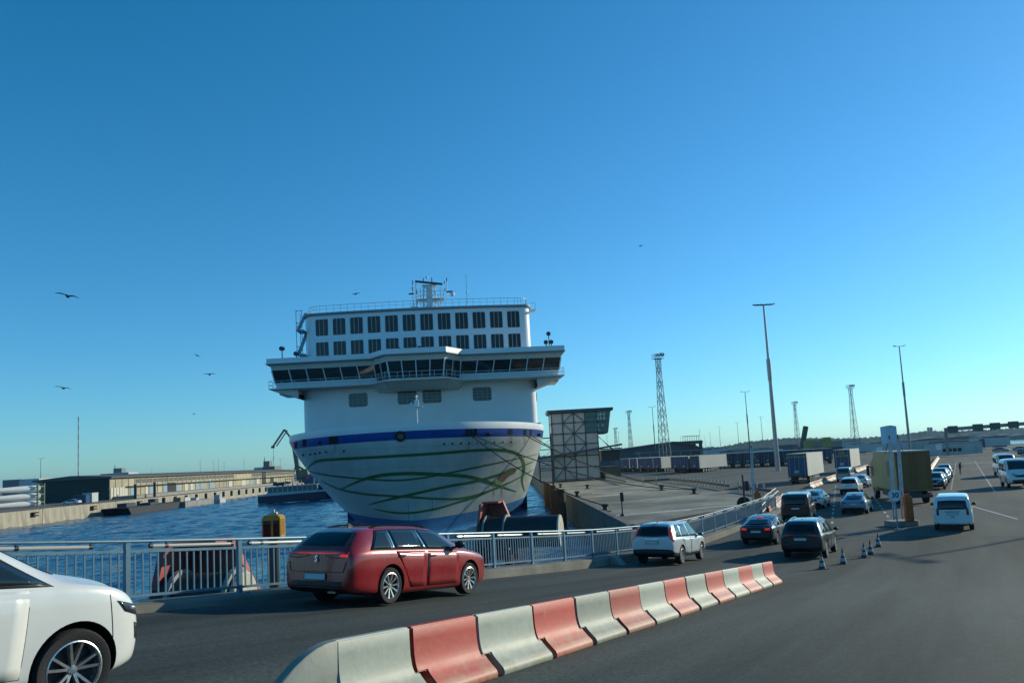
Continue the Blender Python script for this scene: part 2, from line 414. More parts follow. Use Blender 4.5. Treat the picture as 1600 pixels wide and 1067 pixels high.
# ================================================================== FERRY
SX, SY = -10.6, 74.5       # stem head; the ship lies along +Y
HULLW = mat('hull_white', (.56, .59, .55), .38, var=.13, scale=.45, stretch=(1, .3, .5), coat=.25, bump=.04, bscale=.6)
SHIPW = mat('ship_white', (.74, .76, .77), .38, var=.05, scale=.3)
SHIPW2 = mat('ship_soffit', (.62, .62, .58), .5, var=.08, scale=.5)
BLUE = mat('hull_blue', (.002, .062, .30), .35, var=.12, scale=1.2, coat=.3)
BOOT = mat('boot_blue', (.02, .17, .42), .5, var=.25, scale=.6, stretch=(1, 1, 3))
GREEN = mat('hull_green', (.035, .15, .028), .45, var=.15, scale=1)
SGLASS = glass_mat('ship_glass', (.006, .009, .010), .06, .45)
SGLASS2 = glass_mat('bridge_glass', (.010, .022, .022), .04, .7)
ferry = thing('ferry', 'large white ferry with blue band and looping green stripes moored bow-on beside the quay', 'ferry', (SX, SY, -3), R_(3.2))
SHM = Matrix.Translation((SX, SY, -3)) @ Matrix.Rotation(R_(3.2), 4, 'Z'); SHI = SHM.inverted()
def ship(p): return SHI @ V(p)
def hb(s, z):
    h = min(1, max(0, (z+3)/11.3)); s0 = 13.0*(1-h)**1.25; Lx = 60-37*h**.85
    t = (s-s0)/Lx
    if t <= 0: return 0.0
    t = min(t, 1); n = 1.5+.55*h; m = 1.15+.8*h
    return 15.5*(1-(1-t)**n)**(1/m)
zl = [-4.5, -3, -2.2, -1.4, -.75, .8, 2.0, 3.2, 4.4, 5.6, 6.7, 7.68, 8.5, 9.2]
tt = [0, .0015, .005, .012, .025, .045, .07, .105, .15, .2, .26, .33, .42, .52, .64, .78, 1.0]
mb = MB()
def hp(z, t, sgn):
    h = min(1, max(0, (z+3)/11.3)); s0 = 13.0*(1-h)**1.25; Lx = 60-37*h**.85
    s = s0+t*Lx; return (sgn*hb(s, z), s, z+3)
for sg in (1, -1):
    g = [[hp(z, t, sg) for t in tt]+[(sg*15.5, 60+0*z, z+3), (sg*15.5, 150, z+3), (sg*13, 205, z+3)] for z in zl]
    nn = len(tt)+3
    for i in range(len(zl)-1):
        mb.cur = 0 if zl[i] < -.9 else 2 if 7.6 < zl[i] < 8.4 else 3 if zl[i] > 8.4 else 1
        mb.add(g[i]+g[i+1], [(j, j+1, nn+j+1, nn+j) for j in range(nn-1)])
hullmb = mb
me = mb.mesh('hull', [BOOT, HULLW, BLUE, SHIPW])
bm = bmesh.new(); bm.from_mesh(me); bmesh.ops.remove_doubles(bm, verts=bm.verts, dist=.002); bmesh.ops.recalc_face_normals(bm, faces=bm.faces)
for f in bm.faces: f.smooth = True
bm.to_mesh(me); hb_bvh = BVHTree.FromBMesh(bm); bm.free()
obj('hull', me, ferry)
# foredeck
mb = MB(); top = [hp(7.6, t, 1) for t in tt]+[(15.5, 60, 12.3)]
pl = [(x, y) for x, y, z in top]; poly = pl+[(-x, y) for x, y in reversed(pl) if x > .001]
mb.prism(poly, 10.9, 11.1); mb.build('foredeck', mat('deck_green', (.05, .12, .10), .7), ferry)
def hit(px, py, off=.03):
    d = SHI.to_3x3() @ ray(px, py).normalized(); o_ = ship(V((0, 0, CZ)))
    r = hb_bvh.ray_cast(o_, d)
    if r[0] is None: return None
    nn = r[1] if r[1].dot(d) < 0 else -r[1]
    return r[0]+nn*off, nn
def stripe(pts, wpx, name='green_stripe', m=GREEN):
    pts = [(400+a/3.2, 600+b/3.2) for a, b in pts]
    # dense smooth path
    P2 = []
    for i in range(len(pts)-1):
        p0 = pts[max(i-1, 0)]; p1 = pts[i]; p2 = pts[i+1]; p3 = pts[min(i+2, len(pts)-1)]
        for k in range(10):
            t = k/10; P2.append(tuple(.5*((2*b)+(c-a)*t+(2*a-5*b+4*c-d)*t*t+(3*b-a-3*c+d)*t**3) for a, b, c, d in zip(p0, p1, p2, p3)))
    P2.append(pts[-1]); mb = MB(); L = []
    N = len(P2)
    for i, p in enumerate(P2):
        a = P2[max(0, i-1)]; b = P2[min(N-1, i+1)]; dx, dy = b[0]-a[0], b[1]-a[1]; l = math.hypot(dx, dy) or 1
        taper = min(1, .25+4*min(i, N-1-i)/N); wv = wpx/3.2/2*taper
        h1 = hit(p[0]-dy/l*wv, p[1]+dx/l*wv); h2 = hit(p[0]+dy/l*wv, p[1]-dx/l*wv)
        if h1 and h2: L.append((h1[0], h2[0]))
        elif L: 
            break
    mb.add([q for r in L for q in r], [(2*i, 2*i+1, 2*i+3, 2*i+2) for i in range(len(L)-1)])
    return mb.build(name, m, ferry, smooth=True)
stripe([(1342, 535), (1330, 480), (1340, 420), (1325, 365), (1285, 338), (1220, 328), (1100, 330), (900, 346), (600, 364), (380, 376), (310, 384), (272, 405), (262, 425)], 14)
stripe([(268, 432), (300, 444), (400, 460), (560, 474), (700, 480), (830, 468), (1000, 436), (1200, 394), (1405, 350)], 9)
stripe([(425, 525), (520, 482), (620, 456), (750, 446), (900, 450), (1050, 460), (1130, 478), (1210, 506), (1300, 536)], 17)
stripe([(325, 482), (420, 525), (560, 550), (750, 562), (900, 572), (1020, 570), (1120, 548), (1250, 500), (1390, 425)], 10)
stripe([(560, 602), (680, 572), (800, 545), (950, 512), (1100, 484), (1250, 440), (1390, 385)], 13)
stripe([(590, 622), (680, 640), (780, 642), (900, 622), (1000, 592), (1120, 555), (1260, 490)], 10)
def hpatch(x0, y0, x1, y1, name, m, off=.05, nx=4, ny=3):
    mb = MB(); g = []
    for j in range(ny+1):
        for i in range(nx+1):
            h = hit(x0+(x1-x0)*i/nx, y0+(y1-y0)*j/ny, off)
            if h is None: return
            g.append(h[0])
    mb.add(g, [(j*(nx+1)+i, j*(nx+1)+i+1, (j+1)*(nx+1)+i+1, (j+1)*(nx+1)+i) for j in range(ny) for i in range(nx)])
    return mb.build(name, m, ferry)
SLOT = mat('slot_black', (.006, .007, .008), .7)
for b in ((514.5, 681.5, 528, 693), (452, 693, 455, 702), (460.5, 690.5, 464, 700), (473, 686, 478, 697), (498, 689, 502, 694)): hpatch(*b, 'hawse_opening', SLOT)
for b in ((727, 670, 732, 680.5), (733.5, 670, 738, 680.5), (739.5, 669.5, 745, 680), (796, 669.5, 800.5, 679), (819, 670.5, 822.5, 679), (828.5, 670.5, 831.5, 679)): hpatch(*b, 'hawse_opening', SLOT)
for x, y, r in ((625.5, 681, 8.6), (763, 677.5, 3.0), (841, 678.5, 2.5)):
    h = hit(x, y, 0)
    if h:
        c, nn = h; k = r*c.y/1202*1.15+r*85/1202; mb = MB(); q = nn.to_track_quat('Z', 'Y').to_matrix()
        R1 = r*(SY+c.y)/1202
        mb.lathe([(R1*.62, -.1), (R1*.62, .16), (R1*.8, .26), (R1, .16), (R1, -.1)], n=20); mb.v = [tuple(q @ V(p)+c) for p in mb.v]
        mb.build('fairlead', SLOT, ferry, smooth=True)
        mb = MB(); mb.cyl((0, 0, -.05), (0, 0, .05), R1*.6, n=16); mb.v = [tuple(q @ V(p)+c) for p in mb.v]; mb.build('fairlead_hole', mat('pale_hole', (.16, .17, .17), .7), ferry)
# anchor pocket with rust streak, port side
stripe([(1215, 490), (1250, 450), (1300, 424)], 34, 'anchor_pocket', RUST)
stripe([(1180, 497), (1200, 490), (1224, 492)], 22, 'anchor_fluke', mat('anchor_green', (.22, .38, .10), .6))
# rubbing strakes / weld seams at the stem
stripe([(760, 575), (763, 640), (764, 700)], 1.4, 'stem_seam', CONCD)
for a, b, c, d in ((380, 320, 382, 372), (1020, 385, 1018, 470), (1070, 560, 1060, 620)): stripe([(a, b), (c, d)], 1.5, 'plate_seam', mat('seam_grey', (.36, .36, .33), .6))
for pts in ([(180, 330), (500, 322), (900, 308), (1390, 290)], [(300, 440), (700, 415), (1100, 400), (1400, 385)], [(420, 540), (760, 520), (1150, 515), (1380, 500)]): stripe(pts, 1.1, 'plate_seam', MATS['seam_grey'])
for x in (300, 520, 880, 1190, 1330): stripe([(x, 300), (x-2, 420), (x-6+(x-760)*-.05, 520)], 1.0, 'plate_seam', MATS['seam_grey'])
RS = mat('rust_streak', (.34, .27, .19), .7, var=.3, scale=2)
for x, y0, y1, wv in ((393, 292, 345, 3), (1062, 262, 330, 3), (1080, 262, 310, 2), (1278, 258, 315, 3), (1345, 258, 300, 2.5), (1190, 500, 560, 4), (1230, 480, 570, 3), (880, 560, 640, 2.5), (1050, 600, 660, 3)): stripe([(x, y0), (x+1, (y0+y1)/2), (x-1, y1)], wv, 'rust_streak', RS)
for i in range(9): 
    h = hit(400+(940+i*42)/3.2, 600+(297-i*1.2)/3.2, .06)
    if h: MB().sphere(h[0], .11, 6).build('drain_hole', SLOT, ferry)
for i, zx in enumerate((236, 272, 297, 320, 352, 440)):
    h = hit(400+zx/3.2, 600+(353-i*4)/3.2, .06)
    if h: MB().sphere(h[0], .12, 6).build('drain_hole', SLOT, ferry)
HULLKIDS = set(c.name for c in ferry.children)
# ---- lower deckhouse (front at s=15), rounded corners, slight bulge
def house_plan(w_, front, back, rad=1.4, bulge=.9, n=14):
    pts = []
    for i in range(n+1):
        x = -(w_-rad)+2*(w_-rad)*i/n
        pts.append((x, front+bulge*(x/(w_-rad))**2))
    yb = front+bulge
    for i in range(1, 7):
        a = math.pi/2*i/6; pts.append((w_-rad+rad*math.sin(a), yb+rad*(1-math.cos(a))))
    pts += [(w_, back), (-w_, back)]
    for i in range(6, 0, -1):
        a = math.pi/2*i/6; pts.append((-(w_-rad)-rad*math.sin(a), yb+rad*(1-math.cos(a))))
    return pts
FR, FR2 = 15.0, 17.2
def fronty(x, w_, front, rad=1.4, bulge=.9): return front+bulge*(x/(w_-rad))**2
mb = MB(); mb.prism(house_plan(15.25, FR, 150), 12.2, 19.1); mb.build('lower_house', SHIPW, ferry, smooth=True, angle=35)
mb = MB(); mb.prism(house_plan(15.1, FR2, 90), 19.0, 28.75); mb.build('upper_house', SHIPW, ferry, smooth=True, angle=35)
mb = MB(); mb.prism(house_plan(15.35, FR2-.3, 90), 28.8, 29.05); mb.build('roof_edge', mat('roof_edge_grey', (.20, .25, .27), .5), ferry, smooth=True, angle=35)
# side windows on the port side of the upper house
# upper windows 12 x 2
wm = {}
def rrect(w_, h_, r, n=3):
    pts = []
    for cx, cy, a0 in ((w_/2-r, h_/2-r, 0), (-w_/2+r, h_/2-r, 90), (-w_/2+r, -h_/2+r, 180), (w_/2-r, -h_/2+r, 270)):
        for i in range(n+1):
            a = R_(a0+90*i/n); pts.append((cx+r*math.cos(a), cy+r*math.sin(a)))
    return pts
for r_, (zc, hh) in enumerate(((27.1, 2.2), (24.15, 1.95))):
    g = MB(); g.prism(rrect(1.66, hh, .14), -.03, .1, 'Y'); gm = g.mesh('window', SGLASS)
    f = MB()
    for x in (-.30, .27): f.box((x, -.05, 0), (.07, .06, hh-.08))
    fm_ = f.mesh('mullion', mat('mullion_brass', (.42, .36, .33), .5))
    for i in range(12):
        x = (i-5.5)*2.33; y = fronty(x, 15.1, FR2); an = math.atan(2*.9*x/13.7**2)
        wv = obj('window', gm, ferry, (x, y, zc), (0, 0, an)); obj('mullion', fm_, wv)
# side windows of the upper house seen at a slant
for zc, hh in ((26.8, 1.9), (23.9, 1.6)):
    for k in range(3):
        for sg in (1, -1):
            g = MB(); g.b2((sg*15.05, 21.0+k*3, zc-hh/2), (sg*15.14, 22.6+k*3, zc+hh/2)); g.build('window', SGLASS, ferry)
# four gridded windows in the lower house
g = MB(); g.prism(rrect(2.42, 1.75, .3), -.03, .12, 'Y'); gm = g.mesh('window', glass_mat('louvre_glass', (.02, .06, .065), .1, .5))
f = MB()
for x in (-.62, 0, .62): f.box((x, -.06, 0), (.045, .05, 1.6))
for z in (-.38, .02, .42): f.box((0, -.066, z), (2.25, .04, .045))
fm_ = f.mesh('muntin', mat('muntin_grey', (.30, .36, .36), .5))
for x in (-7.95, -1.63, 1.55, 8.05):
    y = fronty(x, 15.25, FR); wv = obj('window', gm, ferry, (x, y, 16.95), (0, 0, math.atan(1.8*x/13.85**2))); obj('muntin', fm_, wv)
# ---- bridge: wing band + centre bay, windows raked outward
def bpath(off):   # plan of the bridge front at eave level from starboard to port (x, y)
    return [(-18.6, 16.5-off), (-18.6, 13.2-off), (-5.7, 12.6-off), (-3.75, 9.6-off), (3.75, 9.6-off), (5.7, 12.6-off), (18.6, 13.2-off), (18.6, 16.5-off)]
def loft(name, rings, m, closed_back=24, smooth=False, parent=ferry):
    mb = MB(); k = len(rings[0])
    for a, b in zip(rings, rings[1:]): mb.add(a+b, [(i, i+1, k+i+1, k+i) for i in range(k-1)])
    return mb.build(name, m, parent)
def ring(path, z, pull, xs=0.0):
    # pull: metres to move the line inwards (aft)
    return [(x-math.copysign(xs, x), y+pull, z) for x, y in path]
B0 = bpath(0)
# apron below the windows, fascia and roof
loft('bridge_parapet', [ring(B0, 19.2, 1.0, .65), ring(B0, 20.0, .75, .5)], SHIPW)
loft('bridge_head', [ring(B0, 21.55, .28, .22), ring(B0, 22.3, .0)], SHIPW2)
mb = MB(); rf = bpath(.55); rf = [(x*1.012, y) for x, y in rf]; rf[0] = (rf[0][0], 23.5); rf[-1] = (rf[-1][0], 23.5)
mb.prism(rf, 22.32, 22.95); mb.build('bridge_roof', SHIPW, ferry)
mb = MB(); mb.prism([(x*1.004, y+(.0 if i in (0, 7) else -.12)) for i, (x, y) in enumerate(rf)], 22.2, 22.31); mb.build('roof_drip_edge', mat('drip_grey', (.22, .27, .28), .5), ferry)
# back wall closing the bridge
mb = MB(); mb.b2((-18.2, 16.4, 18.7), (-15.3, 21, 22.3)); mb.b2((15.3, 16.4, 18.7), (18.2, 21, 22.3)); mb.build('bridge_wing_house', SHIPW, ferry)
# windows segment by segment with frames
def seg_windows(i, n_, z0=20.0, z1=21.55, p0=.75, p1=.28, x0=.5, x1=.22, trim=.12):
    lo = [V(q) for q in ring(B0, z0, p0, x0)]; hi = [V(q) for q in ring(B0, z1, p1, x1)]
    a0, a1, b0, b1 = lo[i], lo[i+1], hi[i], hi[i+1]
    for k in range(n_):
        t0, t1 = k/n_, (k+1)/n_
        c = [a0.lerp(a1, t0), a0.lerp(a1, t1), b0.lerp(b1, t1), b0.lerp(b1, t0)]
        nrm = (c[1]-c[0]).cross(c[3]-c[0]).normalized()
        if nrm.y > 0 and abs(nrm.y) > .3: nrm = -nrm
        mb = MB(); mb.add([q+nrm*.02 for q in c]+[q-nrm*.04 for q in c], [(0, 1, 2, 3), (7, 6, 5, 4), (0, 4, 5, 1), (1, 5, 6, 2), (2, 6, 7, 3), (3, 7, 4, 0)])
        wv = mb.build('bridge_window', SGLASS2, ferry)
        fr = MB(); fr.beam(c[0]+nrm*.05, c[3]+nrm*.05, .11, .1, nrm); fr.beam(c[1]+nrm*.052, c[2]+nrm*.052, .11, .1, nrm)
        fr.build('window_post', SHIPW, wv)
seg_windows(0, 2); seg_windows(1, 6); seg_windows(2, 2, 19.5); seg_windows(3, 4, 19.5); seg_windows(4, 2, 19.5); seg_windows(5, 6); seg_windows(6, 2)
# lower windows at wing tips
# gallery in front of the windows with handrail
gal = MB(); path_lo = [(x*1.0, y-.45) for x, y in bpath(0)]
pin = [(-15.2, 20), (-15.2, 16.6), (-5.0, 16.2), (-3.2, 13.6), (3.2, 13.6), (5.0, 16.2), (15.2, 16.6), (15.2, 20)]
outl = [(-18.4, 20)]+[(x, y) for x, y in path_lo[1:-1]]+[(18.4, 20)]
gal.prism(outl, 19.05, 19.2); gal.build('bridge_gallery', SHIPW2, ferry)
# tapered soffit under the wings and the bay
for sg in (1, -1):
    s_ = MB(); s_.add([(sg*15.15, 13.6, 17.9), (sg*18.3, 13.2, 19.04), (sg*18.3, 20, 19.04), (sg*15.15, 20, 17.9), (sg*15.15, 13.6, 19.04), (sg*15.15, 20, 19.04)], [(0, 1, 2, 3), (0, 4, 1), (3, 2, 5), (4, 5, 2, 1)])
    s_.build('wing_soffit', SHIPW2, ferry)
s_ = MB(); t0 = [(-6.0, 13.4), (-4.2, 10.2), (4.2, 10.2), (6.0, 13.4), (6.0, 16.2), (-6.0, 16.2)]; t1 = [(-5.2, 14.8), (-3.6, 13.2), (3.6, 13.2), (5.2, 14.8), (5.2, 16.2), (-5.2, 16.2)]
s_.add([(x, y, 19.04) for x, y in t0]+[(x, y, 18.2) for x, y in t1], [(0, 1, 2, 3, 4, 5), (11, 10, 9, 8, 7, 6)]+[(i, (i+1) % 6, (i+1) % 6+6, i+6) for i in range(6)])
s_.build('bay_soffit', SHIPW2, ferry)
rl = MB(); ro = [V((x, y, 0)) for x, y in outl]
for z in (19.6, 20.1): rl.tube([p+V((0, 0, z)) for p in ro], .03, 5)
for a, b in zip(ro, ro[1:]):
    L = (b-a).length; nn = max(1, int(L/1.5))
    for k in range(nn): rl.cyl(a.lerp(b, k/nn)+V((0, 0, 19.1)), a.lerp(b, k/nn)+V((0, 0, 20.1)), .028, n=5)
rl.build('gallery_rail', mat('rail_pale', (.5, .55, .56), .5), ferry)
# roof rail of the top deck, curved at the ends
rl = MB(); pth = [(x*.985, y+.25) for x, y in house_plan(15.1, FR2, 40, 1.8)]
k0 = [V((x, y, 0)) for x, y in pth]
k0 = k0[:-8]+[V((14.9, 40, 0))]; left = [V((x, y, 0)) for x, y in pth[-6:]]
chain = [V((-14.9, 40, 0))]+left+k0[:22]
for z in (30.1, 29.65): rl.tube([p+V((0, 0, z)) for p in chain], .035 if z > 30 else .02, 5)
acc = 0
for a, b in zip(chain, chain[1:]):
    L = (b-a).length; nn = max(1, round(L/1.15))
    for k in range(nn): rl.cyl(a.lerp(b, k/nn)+V((0, 0, 29.05)), a.lerp(b, k/nn)+V((0, 0, 30.1)), .028, n=5)
rl.build('roof_rail', mat('rail_white', (.62, .66, .68), .45), ferry)
# side stair platforms: starboard (left of the picture) and a little port one
st = MB()
for z in (23.6, 26.8): st.b2((-16.2, 17.8, z), (-15.15, 20.5, z+.12))
for x in (-16.15, -15.4):
    for y in (17.9, 20.4): st.cyl((x, y, 23.0), (x, y, 29.6), .045, n=5)
for z in (24.2, 24.7, 27.4, 27.9, 29.5): st.tube([(-15.3, 17.9, z), (-16.15, 17.9, z), (-16.15, 20.4, z)], .035, 5)
st.beam((-15.2, 18.2, 21.4), (-16.1, 18.2, 23.6), .08); st.beam((-15.9, 17.9, 23.7), (-15.3, 20.2, 26.8), .5, .08); st.beam((-15.9, 17.9, 26.9), (-15.3, 20.2, 29.6), .5, .08)
st.build('side_stair', mat('stair_grey', (.25, .32, .36), .5), ferry)
st = MB(); st.b2((15.12, 17.9, 28.2), (15.9, 19.6, 28.3)); st.tube([(15.2, 17.9, 29.2), (15.85, 17.9, 29.2), (15.85, 19.6, 29.2)], .035, 5); st.cyl((15.85, 17.9, 28.3), (15.85, 17.9, 29.2), .035, n=5); st.build('side_platform', SHIPW, ferry)
# mast on the top deck
mx, my = 1.45, 23.0
MASTW = mat('mast_white', (.66, .68, .68), .4, var=.1, scale=3)
m_ = MB(); m_.prism([(mx-.42, my-.5), (mx+.42, my-.5), (mx+.36, my+.5), (mx-.36, my+.5)], 29, 33.4)
for k in range(4): m_.beam((mx-.9, my-.6, 29.2+k), (mx+.9, my-.6, 30.1+k), .07); m_.beam((mx+.9, my-.6, 29.2+k), (mx-.9, my-.6, 30.1+k), .07)
for x in (-.95, .95): m_.cyl((mx+x, my-.6, 29), (mx+x*.8, my-.6, 33.3), .1, n=6)
m_.b2((mx-1.6, my-.9, 31.2), (mx+2.0, my+.9, 31.34)); m_.b2((mx-1.0, my-.6, 33.3), (mx+1.1, my+.6, 33.42))
for x in (-2.35, -1.9): m_.cyl((mx+x, my, 29), (mx+x+.05, my, 33.6), .09, n=6)
for z in range(9): m_.beam((mx-2.35, my, 29.2+z*.48), (mx-1.9, my, 29.5+z*.48), .05)
m_.cyl((mx+2.5, my, 31.3), (mx+2.5, my, 33.9), .07, n=6); m_.beam((mx-1.2, my, 29), (mx-.2, my, 31), .12); m_.beam((mx+1.9, my, 29), (mx+.9, my, 31), .14)

for x in (-1.3, 1.5):
    for z0, z1 in ((29, 31.2), (31.3, 33.3)): m_.cyl((mx+x, my+.6, z0), (mx+x, my+.6, z1), .06, n=5); m_.beam((mx+x, my+.6, z0), (mx+(.6 if x > 0 else -.6), my, z1), .06)
for z in (31.8, 32.4): m_.tube([(mx-1.6, my-.9, z), (mx+2.0, my-.9, z), (mx+2.0, my+.9, z)], .035, 5)
for x in (-1.6, -.8, 0, .8, 1.6, 2.0): m_.cyl((mx+x, my-.9, 31.3), (mx+x, my-.9, 32.4), .03, n=5)
m_.b2((mx-2.6, my-1, 29.1), (mx-1.6, my+1, 30.3)); m_.b2((mx+1.0, my-1.2, 29.1), (mx+1.6, my, 30.0)); m_.b2((mx-.4, my-1.1, 30.0), (mx+.4, my-.7, 31.2))
m_.build('mast', MASTW, ferry)
m_ = MB(); m_.beam((mx-1.9, my-.95, 33.85), (mx+1.9, my-.7, 33.35), .16, .28); m_.beam((mx-2.9, my-.4, 32.2), (mx-2.2, my-.4, 32.25), .12, .2); m_.beam((mx+2.4, my-.4, 32.3), (mx+3.3, my-.4, 32.32), .14, .2); m_.b2((mx-1.5, my-.95, 31.1), (mx+1.4, my-.85, 31.22)); m_.build('radar_scanner', DARKSTEEL, ferry)
m_ = MB()
for x, z, h in ((-2.3, 33.6, .6), (-1.85, 33.3, .5), (2.5, 33.9, .5), (2.15, 33.6, .35), (-2.4, 32.8, .5), (2.2, 32.5, .4), (-1.8, 32.2, .6), (-1.75, 30.9, .6), (.4, 33.6, .9), (-.8, 34.0, .5)): m_.b2((mx+x-.06, my-.06, z), (mx+x+.06, my+.06, z+h))
m_.build('navigation_lamp', DARKSTEEL, ferry)
m_ = MB(); m_.sphere((mx+3.2, my-.3, 31.95), .35, 8); m_.sphere((mx-.3, my+.1, 34.6), .2, 8); m_.build('radome', MASTW, ferry)
m_ = MB(); m_.cyl((6.7, 22, 29), (6.7, 22, 34.6), .05, .03, n=5); m_.sphere((6.7, 22, 32.0), .16, 6); m_.cyl((6.7, 22, 29), (6.7, 22, 30.2), .09, n=6); m_.build('whip_antenna', MASTW, ferry)
# searchlights on the bridge roof
for x, hh in ((-17.3, 1.35), (-15.5, .6), (17.1, 1.7), (16.7, .6), (17.4, .6), (-2.4, .55), (.3, .6), (-.4, 1.0)):
    s_ = MB(); s_.cyl((x, 14.6, 22.95), (x, 14.6, 22.95+hh), .07, n=6); s_.cyl((x-.05, 14.3, 22.95+hh+.15), (x+.05, 14.95, 22.95+hh+.2), .3, .25, n=10); s_.build('searchlight', DARKSTEEL, ferry)
# foredeck mast with lantern
m_ = MB(); m_.cyl((.35, 9.5, 11.5), (.35, 9.5, 16.2), .1, .07, n=8); m_.b2((-.35, 9.2, 15.1), (1.0, 9.8, 15.2)); m_.b2((.1, 9.3, 15.2), (.6, 9.7, 15.9)); m_.sphere((-.2, 9.5, 15.5), .2, 6); m_.sphere((.35, 9.4, 16.3), .16, 6); m_.build('fore_mast', MASTW, ferry)
# bulwark end blocks beside the house
m_ = MB(); m_.b2((-15.4, 14.5, 12.3), (-12.6, 17, 13.1)); m_.b2((12.6, 14.5, 12.3), (15.4, 17, 13.2)); m_.build('bulwark_step', mat('step_grey', (.17, .19, .18), .6), ferry)
m_ = MB()
for x in (-4.2, -3.6, 5.5, 5.9, 6.3): m_.cyl((x, hb_inv if False else 3.2+abs(x)*.25, 12.3), (x, 3.2+abs(x)*.25, 12.9), .1, n=6)
m_.build('deck_fitting', WHITE, ferry)
m_ = MB(); m_.b2((15.26, 22.0, 16.2), (15.75, 22.7, 17.4)); m_.build('side_lantern', DARKSTEEL, ferry)

# the whole superstructure stands 10 m further aft than its own zero; the bridge sits half a metre lower
for c in list(ferry.children):
    if c.name in HULLKIDS: continue
    b_ = c.name.split('.')[0]
    c.location.y += 3.0 if b_ in ('fore_mast', 'deck_fitting') else 9.5
    if b_.startswith('bridge_') or b_ in ('roof_drip_edge', 'wing_soffit', 'bay_soffit', 'gallery_rail', 'searchlight'): c.location.z -= .5
    if b_ in ('fore_mast', 'deck_fitting', 'bulwark_step'): c.location.z -= .4
# ================================================================== VEHICLES
def paint(name, c, metal=.0, rough=.3, dirt=.12):
    return mat('paint_'+name, c, rough, metal, var=dirt, scale=2.2, coat=.9, detail=8)
def lerp(a, b, t): return a+(b-a)*t
def interp(st, y, k):
    if y <= st[0][0]: return st[0][k]
    for a, b in zip(st, st[1:]):
        if y <= b[0]: return lerp(a[k], b[k], (y-a[0])/(b[0]-a[0]))
    return st[-1][k]
def patch(bvh, grid, d, name, m, parent, off=.006, th=.02):
    d = V(d).normalized(); rows = []; nrm = []
    for r in grid:
        rr = []; nn = []
        for p in r:
            p = V(p); h = bvh.ray_cast(p-d*3.0, d)
            if h[0] is None: h = bvh.find_nearest(p)
            q, k = h[0], h[1]
            if k.dot(d) > 0: k = -k
            rr.append(q); nn.append(k)
        rows.append(rr); nrm.append(nn)
    nv, nu = len(rows), len(rows[0]); mb = MB()
    sm = [[None]*nu for _ in range(nv)]
    for j in range(nv):
        for i in range(nu):
            s = V((0, 0, 0))
            for b in (-1, 0, 1):
                for a in (-1, 0, 1):
                    jj, ii = min(nv-1, max(0, j+b)), min(nu-1, max(0, i+a)); s += nrm[jj][ii]
            sm[j][i] = s.normalized()
    outer = [rows[j][i]+sm[j][i]*off for j in range(nv) for i in range(nu)]
    fs = [(j*nu+i, j*nu+i+1, (j+1)*nu+i+1, (j+1)*nu+i) for j in range(nv-1) for i in range(nu-1)]
    border = [(0, i) for i in range(nu)]+[(j, nu-1) for j in range(1, nv)]+[(nv-1, i) for i in range(nu-2, -1, -1)]+[(j, 0) for j in range(nv-2, 0, -1)]
    k = len(outer); inner = [rows[j][i]-sm[j][i]*th for j, i in border]
    nb = len(border)
    for a in range(nb):
        j0, i0 = border[a]; j1, i1 = border[(a+1) % nb]
        fs.append((j0*nu+i0, j1*nu+i1, k+(a+1) % nb, k+a))
    mb.add(outer+inner, fs)
    me = bpy.data.meshes.new(name); me.from_pydata(mb.v, [], mb.f); me.materials.append(m)
    bm = bmesh.new(); bm.from_mesh(me); bmesh.ops.recalc_face_normals(bm, faces=bm.faces)
    # make the outer side face against the view ray
    s = sum((bm_f.normal.dot(d) for bm_f in list(bm.faces)[:(nv-1)*(nu-1)]), 0.0)
    if s > 0: bmesh.ops.reverse_faces(bm, faces=bm.faces)
    bm.faces.ensure_lookup_table()
    for i, f in enumerate(bm.faces): f.smooth = i < (nv-1)*(nu-1)
    bm.to_mesh(me); bm.free()
    return obj(name, me, parent)
def side_grid(sg, bot, top, nv=5, nu=8, x=1.3):
    # bot/top: list of (y,z) control points, resampled
    def rs(p, t):
        f = t*(len(p)-1); i = min(int(f), len(p)-2); return V(p[i]).lerp(V(p[i+1]), f-i)
    g = []
    for j in range(nv+1):
        r = []
        for i in range(nu+1):
            a = rs([(q[0], q[1], 0) for q in bot], i/nu).lerp(rs([(q[0], q[1], 0) for q in top], i/nu), j/nv)
            r.append((sg*x*.62, a[0], a[1]))
        g.append(r)
    return g
def rear_grid(bot, top, y, nv=5, nu=8):
    def rs(p, t):
        f = t*(len(p)-1); i = min(int(f), len(p)-2); return V((*p[i], 0)).lerp(V((*p[i+1], 0)), f-i)
    g = []
    for j in range(nv+1):
        r = []
        for i in range(nu+1):
            a = rs(bot, i/nu).lerp(rs(top, i/nu), j/nv); r.append((a[0], y, a[1]))
        g.append(r)
    return g
WHEELS = {}
